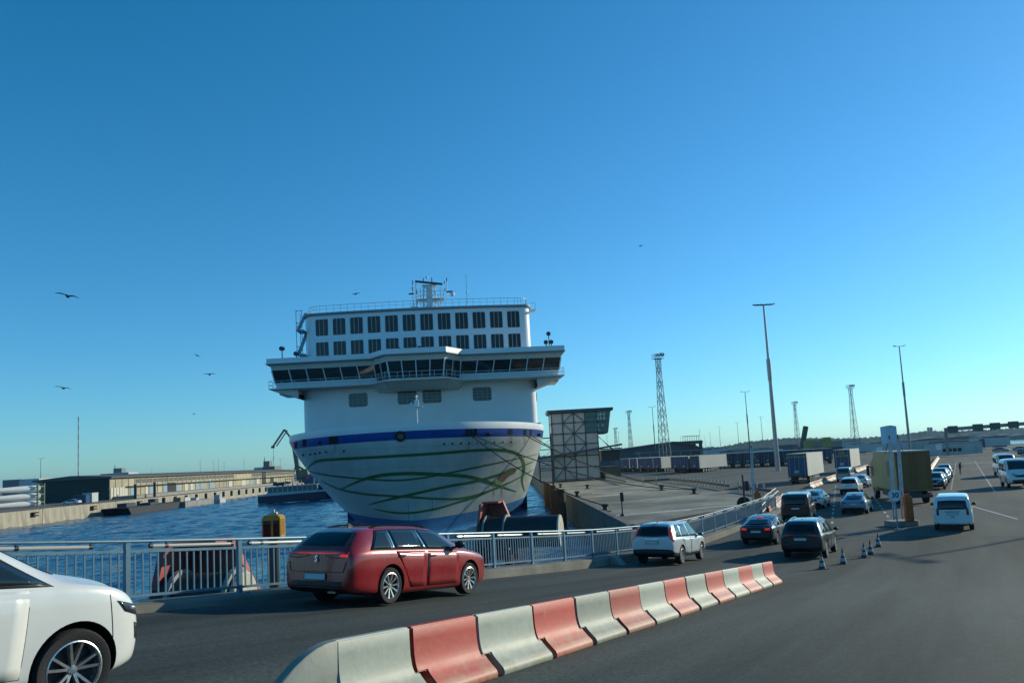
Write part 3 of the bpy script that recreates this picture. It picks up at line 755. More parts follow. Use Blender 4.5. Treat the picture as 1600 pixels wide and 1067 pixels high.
def wheel_meshes(r, wd, style):
    k = (round(r, 3), style)
    if k in WHEELS: return WHEELS[k]
    rr = r*(.70 if style != 'van' else .62)
    t = MB(); t.lathe([(rr, -wd/2+.01), (rr*1.06, -wd/2), (r*.93, -wd/2), (r*.985, -wd/2+.025), (r, -wd/2+.05), (r, wd/2-.05), (r*.985, wd/2-.025), (r*.93, wd/2), (rr*1.06, wd/2), (rr, wd/2-.01)], axis='X', n=36)
    for a in (-.25, 0, .25):
        t.lathe([(r*1.002, a*wd-.004), (r*1.002, a*wd+.004)], axis='X', n=36)
    tm = t.mesh('wheel', RUBBER, True)
    m = MB(); m.cur = 1; m.lathe([(.001, wd/2-.09), (rr*.97, wd/2-.10)], axis='X', n=28)      # dark dish / brake disc
    m.cur = 0; m.lathe([(rr*.99, -wd/2+.02), (rr*.99, wd/2-.012), (rr*1.02, wd/2-.002), (rr*.975, wd/2+.002), (rr*.94, wd/2-.02), (rr*.93, wd/2-.10)], axis='X', n=36)
    m.lathe([(.001, wd/2-.018), (rr*.14, wd/2-.02), (rr*.17, wd/2-.06)], axis='X', n=14)
    def spoke(a, wi, wo, skew=0.0, x1=-.035, x0=-.008):
        ca, sa = math.cos(a), math.sin(a)
        def P(rad, off, x): return V((wd/2+x, rad*ca-off*sa, rad*sa+off*ca))
        r1, r2 = rr*.12, rr*.965
        vs = [P(r1, -wi, x1), P(r1, wi, x1), P(r2, wo+skew, x0), P(r2, -wo+skew, x0), P(r1, -wi*.8, x1-.04), P(r1, wi*.8, x1-.04), P(r2, wo+skew, x0-.05), P(r2, -wo+skew, x0-.05)]
        m.add(vs, [(0, 1, 2, 3), (7, 6, 5, 4), (0, 4, 5, 1), (1, 5, 6, 2), (2, 6, 7, 3), (3, 7, 4, 0)])
    if style == 'ten':
        for i in range(10): spoke(2*math.pi*i/10+.1, rr*.035, rr*.085, rr*.02*(1 if i % 2 else -1))
    elif style == 'five':
        for i in range(5):
            a = 2*math.pi*i/5+math.pi/2
            m.cur = 0; spoke(a-.13, rr*.05, rr*.045, -rr*.10); spoke(a+.13, rr*.05, rr*.045, rr*.10)
    elif style == 'star':
        for i in range(5): spoke(2*math.pi*i/5+.5, rr*.12, rr*.16); spoke(2*math.pi*i/5+.5+math.pi/5, rr*.05, rr*.05)
    else:
        for i in range(7): spoke(2*math.pi*i/7, rr*.10, rr*.13)
    rm = m.mesh('rim', [ALLOY, DARKALLOY], False)
    WHEELS[k] = (tm, rm); return tm, rm
def build_car(name, sp, body_mat):
    root = bpy.data.objects.new(name, None); col.objects.link(root); root.empty_display_size = .2
    st = sp['st']; W = sp['W']; L = sp['L']; ys = []
    for a, b in zip(st, st[1:]):
        n_ = max(1, int((b[0]-a[0])/.22)); ys += [lerp(a[0], b[0], i/n_) for i in range(n_)]
    ys.append(st[-1][0])
    sect = []
    for y in ys:
        zb, zbl, zt, wf, rf = [interp(st, y, k) for k in range(1, 6)]
        w_, wr = W/2*wf, W/2*rf; zm = lerp(zb, zbl, .55)
        te = V((wr, zt-.055)); sh = V((w_*.945, zbl+.012))
        if te.y < sh.y+.01: te.y = sh.y+.01
        m1, m2 = sh.lerp(te, .33), sh.lerp(te, .72)
        bl = .018
        sect.append([(0, zb), (w_*.6, zb), (w_*.88, zb+.005), (w_*.965, zb+.06), (w_*.985, zb+.16), (w_, zm), (w_*.992, lerp(zm, zbl, .6)), (w_*.978, zbl-.035), (sh.x, sh.y), (m1.x+bl, m1.y), (m2.x+bl, m2.y), (te.x, te.y), (wr*.86, zt-.018), (wr*.5, zt-.004), (0, zt)])
    n_ = len(sect[0]); vs = []; 
    for y, s in zip(ys, sect): vs += [(x, y, z) for x, z in s]
    off = len(vs)
    mir = {}
    for i, (y, s) in enumerate(zip(ys, sect)):
        for k, (x, z) in enumerate(s):
            if x == 0: mir[i*n_+k] = i*n_+k
            else: mir[i*n_+k] = len(vs); vs.append((-x, y, z))
    fs = []; N = len(ys); mi = []
    low = sp.get('clad', 0)
    for i in range(N-1):
        for k in range(n_-1):
            q = (i*n_+k, i*n_+k+1, (i+1)*n_+k+1, (i+1)*n_+k); fs.append(q); fs.append(tuple(mir[x] for x in reversed(q)))
            mm = 1 if k < 2+low else 0
            mi += [mm, mm]
    for i in (0, N-1):
        for k in range(n_-1):
            a, b = i*n_+k, i*n_+k+1
            q = [a, b, mir[b], mir[a]]; q = list(dict.fromkeys(q))
            if len(q) >= 3: fs.append(tuple(q)); mi.append(1 if k < 2+low else 0)
    me = bpy.data.meshes.new('body'); me.from_pydata(vs, [], fs)
    me.materials.append(body_mat); me.materials.append(BLACK)
    me.polygons.foreach_set('material_index', mi)
    bm = bmesh.new(); bm.from_mesh(me); bmesh.ops.recalc_face_normals(bm, faces=bm.faces)
    for f in bm.faces: f.smooth = True
    bm.to_mesh(me); bm.free()
    bo = obj('body', me, root)
    s = bo.modifiers.new('s', 'SUBSURF'); s.levels = 2; s.render_levels = 2
    bpy.context.view_layer.update(); dg = bpy.context.evaluated_depsgraph_get()
    me1 = bpy.data.meshes.new_from_object(bo.evaluated_get(dg)); bo.modifiers.clear(); bo.data = me1
    bm = bmesh.new(); bm.from_mesh(me1); bvh = BVHTree.FromBMesh(bm); bm.free()
    # wheel arches
    r = sp['r']; yf, yr = sp['axf'], sp['axr']; ra = r*sp.get('arch', 1.14)
    c = MB()
    for y in (yf, yr):
        for sg in (1, -1): c.cyl((sg*(W/2-.36), y, r+.02), (sg*(W/2+.3), y, r+.02), ra, n=40)
    cm = c.mesh('cut', SEAM); cu = obj('cut', cm)
    b = bo.modifiers.new('b', 'BOOLEAN'); b.operation = 'DIFFERENCE'; b.object = cu; b.solver = 'EXACT'; b.material_mode = 'TRANSFER'
    bpy.context.view_layer.update(); dg = bpy.context.evaluated_depsgraph_get()
    me2 = bpy.data.meshes.new_from_object(bo.evaluated_get(dg)); bo.modifiers.clear(); bo.data = me2; bpy.data.objects.remove(cu)
    bm = bmesh.new(); bm.from_mesh(me2)
    for f in bm.faces: f.smooth = True
    for e in bm.edges:
        if len(e.link_faces) == 2 and e.calc_face_angle(0) > R_(38): e.smooth = False
    bm.to_mesh(me2); bm.free(); me2.name = 'body'
    # arch lip
    lipm = BLACK if sp.get('clad', 0) > 0 else body_mat
    # wheels
    tm, rm = wheel_meshes(r, sp.get('tw', .225), sp['rim'])
    for y in (yf, yr):
        for sg in (1, -1):
            t = obj('wheel', tm, root, (sg*(W/2-.135), y, r), (0, 0, 0 if sg > 0 else math.pi)); obj('rim', rm, t)
    zt = lambda y: interp(st, y, 3)
    zbl = lambda y: interp(st, y, 2)
    # doors: proud panels with a dark gap round them
    for (ya, yb, ta, tb, arch) in sp['doors']:
        for sg in (1, -1):
            za = lambda y: interp(st, y, 1)+.12
            if arch:   # rear door: lower rear corner cut by the wheel arch
                bot = [(ya+arch, zbl(ya)*.62), (ya+arch+.16, za(ya)), (yb, za(yb))]
            else: bot = [(ya, za(ya)), (yb, za(yb))]
            top = [(ta, zbl(ta)-.012), (tb, zbl(tb)-.012)]
            patch(bvh, side_grid(sg, [(q[0]+(-.007 if i == 0 else .007 if i == len(bot)-1 else 0), q[1]-.006) for i, q in enumerate(bot)], [(top[0][0]-.007, top[0][1]), (top[1][0]+.007, top[1][1])]), (-sg, 0, 0), 'door_gap', SEAM, root, .0015, .004)
            dr = patch(bvh, side_grid(sg, bot, top, 7, 9), (-sg, 0, 0), 'door', body_mat, root, .004, .008)
            hy, hz = ta+.17, zbl(ta)-.11
            p = bvh.ray_cast(V((sg*3, hy, hz)), V((-sg, 0, 0)))[0] or V((sg*W/2, hy, hz))
            h = MB(); h.box(p+V((sg*.02, 0, 0)), (.035, .19, .035)); h.build('handle', sp.get('handle', body_mat), dr, bevel=.012, smooth=True)
    # side glass with black surround
    wins = sp['wins']; drop = sp.get('drop', .105)
    for sg in (1, -1):
        yb0, yb1, yt0, yt1 = wins[0][0], wins[-1][1], wins[0][2], wins[-1][3]
        k = 14
        bot = [(lerp(yb0-.05, yb1+.06, i/k), zbl(lerp(yb0-.05, yb1+.06, i/k))+.012) for i in range(k+1)]
        top = [(lerp(yt0-.05, yt1+.06, i/k), zt(lerp(yt0-.05, yt1+.06, i/k))-drop+.03) for i in range(k+1)]
        patch(bvh, side_grid(sg, bot, top, 6, 24), (-sg, 0, 0), 'window_surround', sp.get('surround', BLACK), root, .003, .004)
        for i, (a, b, c_, d) in enumerate(wins):
            bot = [(lerp(a, b, t/6), zbl(lerp(a, b, t/6))+.035) for t in range(7)]; top = [(lerp(c_, d, t/6), zt(lerp(c_, d, t/6))-drop) for t in range(7)]
            patch(bvh, side_grid(sg, bot, top, 6, 9), (-sg, 0, 0), 'side_window', sp.get('glass', [GLASS]*9)[i], root, .0065, .008)
    if sp.get('pillar'):
        for sg in (1, -1):
            for y0, y1 in sp['pillar']:
                patch(bvh, side_grid(sg, [(y0, zbl(y0)+.03), (y0+.055, zbl(y0)+.03)], [(y1, zt(y1)-drop), (y1+.055, zt(y1)-drop)], 6, 2), (-sg, 0, 0), 'pillar_trim', sp.get('pillar_mat', CHROME), root, .009, .008)
    # windscreen
    y0, y1, hw0, hw1 = sp['screen']; rows = []
    for j in range(9):
        t = j/8; y = lerp(y0, y1, t); hw = lerp(hw0, hw1, t); rows.append([(hw*(-1+i/5), y-.05*(1-abs(-1+i/5)**2)*(1-t)*0, 1.0) for i in range(11)])
    patch(bvh, rows, (0, 0, -1), 'windscreen', GLASS, root, .006, .01)
    # rear window, lamps, plate: cast from behind
    yR = -L/2-.3
    rb, rt = sp['rearwin']
    gr = rear_grid(rb, rt, yR)
    patch(bvh, gr, (0, 1, sp.get('rwd', 0)), 'rear_window', sp.get('rglass', GLASS_T), root, .006, .01)
    for k in sp.get('rear', []):
        nm, bot, top, m, dx = k
        for sg in ((1, -1) if dx else (1,)):
            patch(bvh, rear_grid([(sg*x, z) for x, z in bot], [(sg*x, z) for x, z in top], yR), (-sg*dx if dx else 0, 1, 0), nm, m, root, .008, .015)
    px, pz = sp['plate']
    h = bvh.ray_cast(V((px, yR, pz)), V((0, 1, 0)))[0] or V((px, -L/2, pz))
    p = MB(); p.box((px, h.y-.012, pz), (.53, .02, .125)); po = p.build('number_plate', mat('plate_rim', (.02, .02, .025), .5), root)
    p = MB(); p.box((px, h.y-.024, pz), (.50, .006, .10)); pf = p.build('plate_face', PLATE, po)
    # front lamps, grille, plate
    yF = L/2+.3
    for k in sp.get('front', []):
        nm, bot, top, m, dx = k
        for sg in ((1, -1) if dx else (1,)):
            patch(bvh, rear_grid([(sg*x, z) for x, z in bot], [(sg*x, z) for x, z in top], yF), (-sg*dx if dx else 0, -1, 0), nm, m, root, .008, .015)
    for k in sp.get('side', []):
        nm, bot, top, m = k
        for sg in (1, -1): patch(bvh, side_grid(sg, bot, top, 3, 6), (-sg, 0, 0), nm, m, root, .008, .012)
    # mirrors
    my, mz = sp['mirror']
    for sg in (1, -1):
        q = MB(); q.sphere((sg*(W/2+.10), my, mz+.02), .115, 12, (1.0, .62, .72)); mi_ = q.build('mirror', sp.get('mirror_mat', body_mat), root, smooth=True)
        q = MB(); q.beam((sg*(W/2-.10), my, mz-.05), (sg*(W/2+.06), my, mz-.03), .06, .04); q.box((sg*(W/2+.1), my-.066, mz+.02), (.15, .012, .10)); q.build('mirror_base', BLACK, mi_)
    if sp.get('rails'):
        for sg in (1, -1):
            ya, yb = sp['rails']; pts = []
            for i in range(9):
                y = lerp(ya, yb, i/8); x = W/2*interp(st, y, 5)*.86
                h = bvh.ray_cast(V((sg*x, y, 3)), V((0, 0, -1)))[0]; pts.append(h+V((0, 0, .045*min(1, min(i, 8-i)*.8))))
            q = MB(); q.tube(pts, .017, 6); q.build('roof_rail', sp.get('rail_mat', RAILBLK), root)
    if sp.get('fin'):
        y = sp['fin']; h = bvh.ray_cast(V((0, y, 3)), V((0, 0, -1)))[0]
        q = MB(); q.prism([(y-.09, h.z-.01), (y+.09, h.z-.01), (y-.05, h.z+.06), (y-.08, h.z+.06)], -.015, .015, 'X'); q.build('roof_antenna', BLACK, root)
    sp['bvh'] = bvh
    return root
def sl(*r): return list(r)
WAGON = dict(L=4.64, W=1.80, r=.338, axf=1.44, axr=-1.24, rim='ten', st=[
 (-2.32, .34, .88, 1.00, .82, .70), (-2.30, .30, .92, 1.04, .88, .735), (-2.22, .26, .95, 1.11, .94, .745), (-2.06, .23, .975, 1.25, .97, .715), (-1.86, .21, .985, 1.385, .985, .68), (-1.66, .18, .99, 1.43, .99, .665),
 (-1.0, .16, .985, 1.46, 1, .655), (-.2, .16, .975, 1.465, 1, .655), (.35, .16, .965, 1.435, 1, .65), (.75, .16, .955, 1.33, 1, .66), (1.15, .16, .94, 1.14, 1, .70), (1.36, .16, .92, 1.035, 1, .735), (1.7, .16, .885, .985, .988, .74), (2.0, .19, .825, .915, .95, .71), (2.2, .22, .73, .80, .87, .66), (2.29, .28, .62, .68, .77, .58), (2.32, .34, .52, .58, .66, .5)],
 doors=[(-1.15, -.18, -1.12, -.16, .33), (-.13, .98, -.11, 1.0, 0)],
 wins=[(-1.78, -1.20, -1.44, -1.20), (-1.10, -.20, -1.10, -.30), (-.12, .98, -.22, .48)], pillar=[(-1.17, -1.17), (-.185, -.28)], drop=.10,
 screen=(1.30, .42, .62, .50), rearwin=([(-.68, 1.075), (0, 1.05), (.68, 1.075)], [(-.55, 1.365), (0, 1.39), (.55, 1.365)]),
 plate=(-.02, .54), mirror=(.86, 1.05), rails=(-1.5, .3), fin=-1.45, mirror_mat=BLACK, handle=mat('handle_dark', (.04, .01, .01), .3),
 front=[('headlight', [(.42, .66), (.78, .70)], [(.40, .72), (.80, .78)], LAMP, .5), ('grille', [(-.5, .42), (.5, .42)], [(-.55, .60), (.55, .60)], BLACK, 0)])
SUV = dict(L=4.56, W=1.83, r=.355, axf=1.36, axr=-1.27, rim='star', clad=2, st=[
 (-2.28, .48, .95, 1.06, .83, .74), (-2.26, .42, 1.0, 1.10, .90, .775), (-2.18, .36, 1.03, 1.20, .945, .785), (-2.06, .32, 1.05, 1.40, .97, .755), (-1.92, .30, 1.06, 1.575, .98, .72), (-1.72, .28, 1.06, 1.63, .99, .70),
 (-1, .26, 1.05, 1.67, 1, .70), (-.2, .26, 1.03, 1.68, 1, .70), (.3, .26, 1.02, 1.65, 1, .69), (.7, .26, 1.01, 1.52, 1, .69), (1.05, .26, 1.0, 1.29, 1, .71), (1.3, .26, .99, 1.13, 1, .74), (1.7, .27, .95, 1.06, .985, .74), (2.0, .3, .88, .985, .945, .71), (2.17, .34, .78, .86, .87, .66), (2.25, .4, .66, .73, .77, .58), (2.28, .46, .58, .64, .66, .5)],
 doors=[(-1.18, -.2, -1.15, -.18, .36), (-.15, .92, -.13, .94, 0)],
 wins=[(-1.80, -1.22, -1.50, -1.16), (-1.12, -.22, -1.08, -.32), (-.14, .98, -.24, .44)],
 screen=(1.24, .38, .64, .52), rearwin=([(-.68, 1.13), (0, 1.10), (.68, 1.13)], [(-.57, 1.50), (0, 1.53), (.57, 1.50)]),
 plate=(0, .90), mirror=(.84, 1.08), fin=-1.5,
 front=[('headlight', [(.42, .76), (.80, .80)], [(.40, .85), (.84, .92)], LAMP, .5), ('grille', [(-.4, .64), (.4, .64)], [(-.45, .80), (.45, .80)], BLACK, 0), ('lower_grille', [(-.6, .42), (.6, .42)], [(-.6, .54), (.6, .54)], BLACK, 0), ('number_plate', [(-.26, .57), (.26, .57)], [(-.26, .67), (.26, .67)], PLATE, 0)])
FAST = dict(L=4.5, W=1.79, r=.325, axf=1.40, axr=-1.28, rim='star', st=[
 (-2.25, .42, .86, .96, .80, .70), (-2.23, .36, .90, 1.0, .88, .74), (-2.14, .3, .93, 1.05, .94, .755), (-1.95, .27, .935, 1.10, .97, .74), (-1.5, .24, .93, 1.26, .99, .69), (-1.0, .2, .92, 1.39, 1, .66),
 (-.4, .2, .91, 1.455, 1, .655), (.1, .2, .90, 1.45, 1, .655), (.5, .2, .895, 1.37, 1, .66), (1.0, .2, .88, 1.14, 1, .70), (1.25, .2, .865, .99, 1, .73), (1.65, .2, .83, .93, .985, .73), (1.95, .22, .77, .86, .945, .7), (2.14, .25, .69, .76, .86, .65), (2.22, .3, .6, .66, .75, .58), (2.25, .36, .52, .58, .64, .5)],
 doors=[(-1.2, -.25, -1.15, -.22, .3), (-.2, .88, -.18, .9, 0)],
 wins=[(-1.55, -1.15, -1.2, -1.0), (-1.08, -.26, -.94, -.34), (-.18, .95, -.26, .38)],
 screen=(1.2, .32, .62, .50), rearwin=([(-.62, 1.07), (0, 1.05), (.62, 1.07)], [(-.5, 1.32), (0, 1.34), (.5, 1.32)]),
 plate=(0, .72), mirror=(.78, .98), fin=-.9,
 rear=[('tail_light', [(.60, .80), (.86, .80)], [(.62, .88), (.86, .92)], TAILON, .5), ('brake_light', [(-.16, 1.345), (.16, 1.345)], [(-.16, 1.375), (.16, 1.375)], TAILON, 0), ('rear_bumper', [(-.7, .34), (.7, .34)], [(-.78, .52), (.78, .52)], BLACK, 0)],
 front=[('headlight', [(.42, .64), (.78, .68)], [(.40, .72), (.80, .78)], LAMP, .5), ('grille', [(-.6, .38), (.6, .38)], [(-.55, .56), (.55, .56)], BLACK, 0)])
MPV = dict(L=4.30, W=1.83, r=.345, axf=1.40, axr=-1.30, rim='five', arch=1.13, st=[
 (-2.21, .45, .95, 1.05, .83, .74), (-2.19, .4, 1.0, 1.10, .9, .77), (-2.1, .34, 1.05, 1.25, .95, .77), (-1.95, .3, 1.07, 1.45, .975, .74), (-1.75, .27, 1.08, 1.56, .985, .71),
 (-1, .22, 1.08, 1.62, 1, .70), (-.2, .22, 1.07, 1.63, 1, .70), (.3, .22, 1.06, 1.58, 1, .69), (.75, .22, 1.05, 1.44, 1, .69), (1.15, .22, 1.045, 1.22, 1, .73), (1.32, .22, 1.05, 1.16, 1, .77), (1.6, .23, 1.03, 1.12, .995, .78), (1.80, .25, .985, 1.065, .97, .755), (1.93, .28, .905, .975, .92, .72), (2.01, .3, .80, .86, .87, .66), (2.06, .31, .70, .75, .81, .6), (2.08, .33, .58, .62, .75, .52)],
 doors=[(-1.15, -.2, -1.12, -.18, .33), (-.15, .93, -.13, .95, 0)],
 wins=[(-1.8, -1.2, -1.55, -1.18), (-1.1, -.22, -1.08, -.3), (-.14, 1.10, -.22, .52)],
 screen=(1.26, .40, .64, .52), rearwin=([(-.68, 1.14), (0, 1.12), (.68, 1.14)], [(-.58, 1.46), (0, 1.48), (.58, 1.46)]),
 plate=(0, .85), mirror=(.42, 1.13),
 front=[('grille', [(-.5, .40), (.5, .40)], [(-.5, .56), (.5, .56)], BLACK, 0), ('number_plate', [(-.26, .57), (.26, .57)], [(-.26, .67), (.26, .67)], PLATE, 0), ('fog_lamp_bezel', [(.66, .34), (.765, .36)], [(.70, .60), (.80, .60)], BLACK, .6)])
VAN = dict(L=4.78, W=1.91, r=.335, axf=1.52, axr=-1.45, rim='van', clad=0, drop=.16, st=[
 (-2.39, .46, 1.05, 1.22, .88, .84), (-2.37, .4, 1.08, 1.40, .94, .87), (-2.31, .34, 1.10, 1.64, .97, .87), (-2.22, .32, 1.10, 1.80, .985, .85), (-2.02, .3, 1.10, 1.865, .99, .84),
 (-1, .26, 1.10, 1.90, 1, .83), (.2, .26, 1.10, 1.90, 1, .83), (.7, .26, 1.09, 1.85, 1, .82), (1.1, .26, 1.08, 1.68, 1, .80), (1.5, .26, 1.06, 1.36, 1, .79), (1.78, .26, 1.02, 1.16, 1, .79), (2.0, .28, .96, 1.07, .98, .77), (2.2, .3, .86, .95, .93, .72), (2.34, .35, .70, .77, .82, .64), (2.39, .42, .58, .64, .7, .54)],
 doors=[(-.75, .45, -.73, .47, 0), (.52, 1.12, .54, 1.18, 0)],
 wins=[(-2.0, -.80, -1.92, -.80), (-.70, .42, -.70, .42), (.52, 1.45, .52, .98)],
 screen=(1.70, .82, .72, .66), rearwin=([(-.72, 1.17), (0, 1.16), (.72, 1.17)], [(-.66, 1.62), (0, 1.65), (.66, 1.62)]),
 plate=(0, .92), mirror=(1.28, 1.18), mirror_mat=BLACK,
 front=[('headlight', [(.46, .78), (.82, .82)], [(.44, .92), (.86, .98)], LAMP, .5), ('grille', [(-.4, .72), (.4, .72)], [(-.42, .86), (.42, .86)], BLACK, 0), ('lower_grille', [(-.6, .42), (.6, .42)], [(-.6, .56), (.6, .56)], BLACK, 0)])
def place(root, px, py, sp, heading=HEAD, dz=0.0, wheel='rr'):
    """put the ground contact of a wheel at the place the photograph shows"""
    c = deck(px, py); H = V((-math.sin(heading), math.cos(heading), 0)); S = V((math.cos(heading), math.sin(heading), 0))
    a = sp['axr'] if wheel[0] == 'r' else sp['axf']; sd = 1 if wheel[1] == 'r' else -1
    ctr = c-S*(sd*(sp['W']/2-.1))-H*a
    p0, p1 = ctr+H*sp['axr'], ctr+H*sp['axf']; z0, z1 = zdeck(*uv(p0)), zdeck(*uv(p1))
    zm = (z0*(sp['axf'])-z1*sp['axr'])/(sp['axf']-sp['axr'])
    root.location = (ctr.x, ctr.y, zm+dz)
    root.rotation_euler = (math.atan2(z1-z0, sp['axf']-sp['axr']), 0, heading)
    return root
def put(root, u, v, heading=HEAD, sp=None):
    ctr = UD*u+VD*v; H = V((-math.sin(heading), math.cos(heading), 0))
    z0, z1 = zdeck(*uv(ctr-H*1.3)), zdeck(*uv(ctr+H*1.4))
    root.location = (ctr.x, ctr.y, (z0+z1)/2); root.rotation_euler = (math.atan2(z1-z0, 2.7), 0, heading)
    return root
def repaint(root, new, names=('body', 'door', 'mirror', 'handle'), old=None):
    for ch in list(root.children)+[g for c in root.children for g in c.children]:
        if ch.name.split('.')[0] in names:
            for s in ch.material_slots:
                if s.material is old: s.link = 'OBJECT'; s.material = new
def recolour(root, name, m):
    for ch in root.children:
        if ch.name.split('.')[0] == name:
            for s in ch.material_slots: s.link = 'OBJECT'; s.material = m
P_RED = paint('red', (.30, .008, .012), .15, .28); P_WHITE = paint('white', (.70, .70, .66), 0, .3, .04); P_SILVER = paint('pearl', (.56, .60, .60), .1, .3, .06)
P_DARK = paint('graphite', (.03, .042, .044), .5, .3); P_NAVY = paint('navy', (.018, .03, .045), .5, .3); P_BROWN = paint('brown', (.07, .035, .03), .4, .32)
P_LBLUE = paint('light_blue', (.16, .30, .40), .5, .3); P_GREY = paint('grey', (.2, .23, .24), .5, .3); P_BLACK = paint('black', (.012, .014, .016), .3, .25)
# ---- the red estate
red = build_car('estate_car', dict(WAGON, rear=[
  ('tail_light', [(.36, .905), (.62, .865), (.90, .885)], [(.36, .945), (.62, .950), (.92, .975)], TAIL, .5), ('light_bar', [(-.86, .945), (0, .947), (.86, .945)], [(-.86, .960), (0, .966), (.86, .960)], TAILON, 0),
  ('tailgate_seam', [(-.64, .62), (0, .62), (.64, .62)], [(-.64, .63), (0, .63), (.64, .63)], SEAM, 0), ('tailgate_seam', [(.64, .62), (.652, .62)], [(.70, .80), (.712, .80)], SEAM, .01),
  ('rear_bumper', [(-.62, .36), (0, .36), (.62, .36)], [(-.60, .46), (0, .46), (.60, .46)], BLACK, 0)]), P_RED)
tag(red, 'red estate car with black roof rails and ten-spoke wheels on the near ramp', 'car'); 
for sg in (1,):
    b = WAGON
me = text_mesh('S', .16, .006, CHROME, .004); o = obj('emblem', me, red, (0, -2.345, .85), (R_(84), 0, 0))
m_ = MB(); m_.b2((.58, -2.345, .888), (.74, -2.28, .935)); m_.build('brake_light', TAILON, red)
m_ = MB(); m_.b2((.30, -2.33, .255), (.44, -2.27, .285)); m_.build('exhaust_tip', CHROME, red)
# ---- the white car in the left foreground
white = build_car('passenger_car', MPV, P_WHITE)
tag(white, 'white car in the near left corner showing only bonnet, headlight and front wheel', 'car')
# ================================================================== CARS ON THE ROAD
LAMPSIDE = [('headlight', [(1.80, .80), (2.045, .74)], [(1.70, .90), (1.975, .845)], LAMPDARK), ('lower_lamp', [(2.00, .55), (2.075, .52)], [(1.96, .69), (2.04, .665)], LAMPDARK)]
bv = MPV['bvh']
for nm, bot, top, m in LAMPSIDE:
    for sg in (1, -1):
        o = patch(bv, side_grid(sg, bot, top, 3, 6), (-sg, -.55, 0), nm, m, white, .008, .012)
        if nm == 'headlight':
            q = MB(); c = V((sg*.80, 1.90, .825)); h = bv.ray_cast(c+V((sg*2, 1.1, 0)), V((-sg, -.55, 0)).normalized())[0] or c
            q.sphere(h+V((sg*.004, 0, .0)), .032, 10, (.5, 1.2, .7)); q.build('lamp_lens', LAMP, o, smooth=True)
patch(bv, side_grid(1, [(1.66, .96), (1.72, .58)], [(1.668, .96), (1.728, .58)], 1, 6), (-1, 0, 0), 'wing_seam', SEAM, white, .002, .002)
place(red, 606, 945, WAGON); red.scale = (1.05,)*3; place(white, 104, 1116, MPV, wheel='fr')
suvrear = lambda tl: [('tail_light', [(.765, 1.02), (.93, .90)], [(.655, 1.44), (.775, 1.47)], tl, .12), ('rear_bumper', [(-.78, .40), (.78, .40)], [(-.84, .60), (.84, .60)], BLACK, 0), ('brake_light', [(-.12, 1.565), (.12, 1.565)], [(-.12, 1.59), (.12, 1.59)], TAIL, 0), ('tailgate_trim', [(-.36, 1.015), (.36, 1.015)], [(-.36, 1.045), (.36, 1.045)], CHROME, 0)]
RBRIGHT = mat('tail_lamp_pale', (.55, .06, .05), .2, coat=.6, emit=(1, .10, .08), es=.07)
suv = build_car('suv', dict(SUV, rear=suvrear(RBRIGHT), rim='star', glass=[GLASS_B, GLASS_B, GLASS_B], surround=P_SILVER), P_SILVER)
tag(suv, 'pearl white suv with tall red tail lamps beside the railing behind the red estate', 'car'); place(suv, 1064.7, 882, SUV)
DR = dict(SUV, rear=[('tail_light', [(.44, .98), (.90, .93)], [(.44, 1.07), (.92, 1.10)], TAIL, .5), ('rear_bumper', [(-.78, .40), (.78, .40)], [(-.84, .62), (.84, .62)], BLACK, 0), ('reflector', [(.55, .60), (.82, .60)], [(.55, .635), (.82, .635)], TAIL, .3)], rails=(-1.5, .35), rail_mat=CHROME, plate=(-.02, .86))
dsuv = build_car('suv', DR, P_DARK); tag(dsuv, 'dark green grey suv with silver roof rails just beyond the barrier line and cones', 'car'); place(dsuv, 1291, 871, SUV)
fast = build_car('hatchback', FAST, P_NAVY); tag(fast, 'dark sloping-backed car braking by the railing end, left of the dark suv', 'car'); place(fast, 1214, 850, FAST)
VR = dict(VAN, rear=[('tail_light', [(.80, .86), (.92, .86)], [(.79, 1.24), (.90, 1.24)], TAIL, .5), ('rear_bumper', [(-.85, .36), (.85, .36)], [(-.88, .56), (.88, .56)], BLACK, 0), ('plate_recess', [(-.36, 1.03), (.36, 1.03)], [(-.36, 1.06), (.36, 1.06)], BLACK, 0), ('tailgate_handle', [(-.08, .74), (.08, .74)], [(-.08, .78), (.08, .78)], BLACK, 0)])
van = build_car('van', VR, P_WHITE); tag(van, 'white passenger van seen from behind on the open asphalt, right of the speed sign', 'van'); place(van, 1520, 827, VAN)
recolour(van, 'rear_bumper', P_WHITE)
def clone(src, px, py, sp, m, old, label, cat='car', group=None, heading=HEAD, wheel='rr', name=None, uvp=None):
    c = copy_tree(src); c['label'] = label; c['category'] = cat
    if group: c['group'] = group
    if name: c.name = name
    repaint(c, m, old=old)
    if uvp: put(c, *uvp, heading=heading)
    else: place(c, px, py, sp, heading, wheel=wheel)
    return c
bv_ = clone(van, 1268, 814, VAN, P_BROWN, P_WHITE, 'dark brown passenger van directly ahead of the dark suv', 'van', heading=-R_(25))
recolour(bv_, 'tail_light', TAIL); recolour(bv_, 'rear_bumper', BLACK)
clone(fast, 1288, 794, FAST, P_WHITE, P_NAVY, 'white car half hidden beyond the brown van', name='hatchback')
for c in [x for x in col.objects if x.get('label', '').startswith('white car half')]: recolour(c, 'tail_light', TAIL); recolour(c, 'brake_light', TAIL)
def cool(c):
    recolour(c, 'tail_light', TAIL); recolour(c, 'brake_light', TAIL); return c
cool(clone(fast, 1356, 802, FAST, P_LBLUE, P_NAVY, 'light blue sloping-backed car in the shadow left of the speed sign'))
clone(suv, 1343, 772, SUV, P_WHITE, P_SILVER, 'white suv beyond the light blue car, left of the yellow truck')
cool(clone(fast, 1357, 761, FAST, P_SILVER, P_NAVY, 'silver car with shaded tail beside the yellow truck cab'))
clone(van, 1331, 752, VAN, P_GREY, P_WHITE, 'grey panel van under the second lettered trailer', 'van')
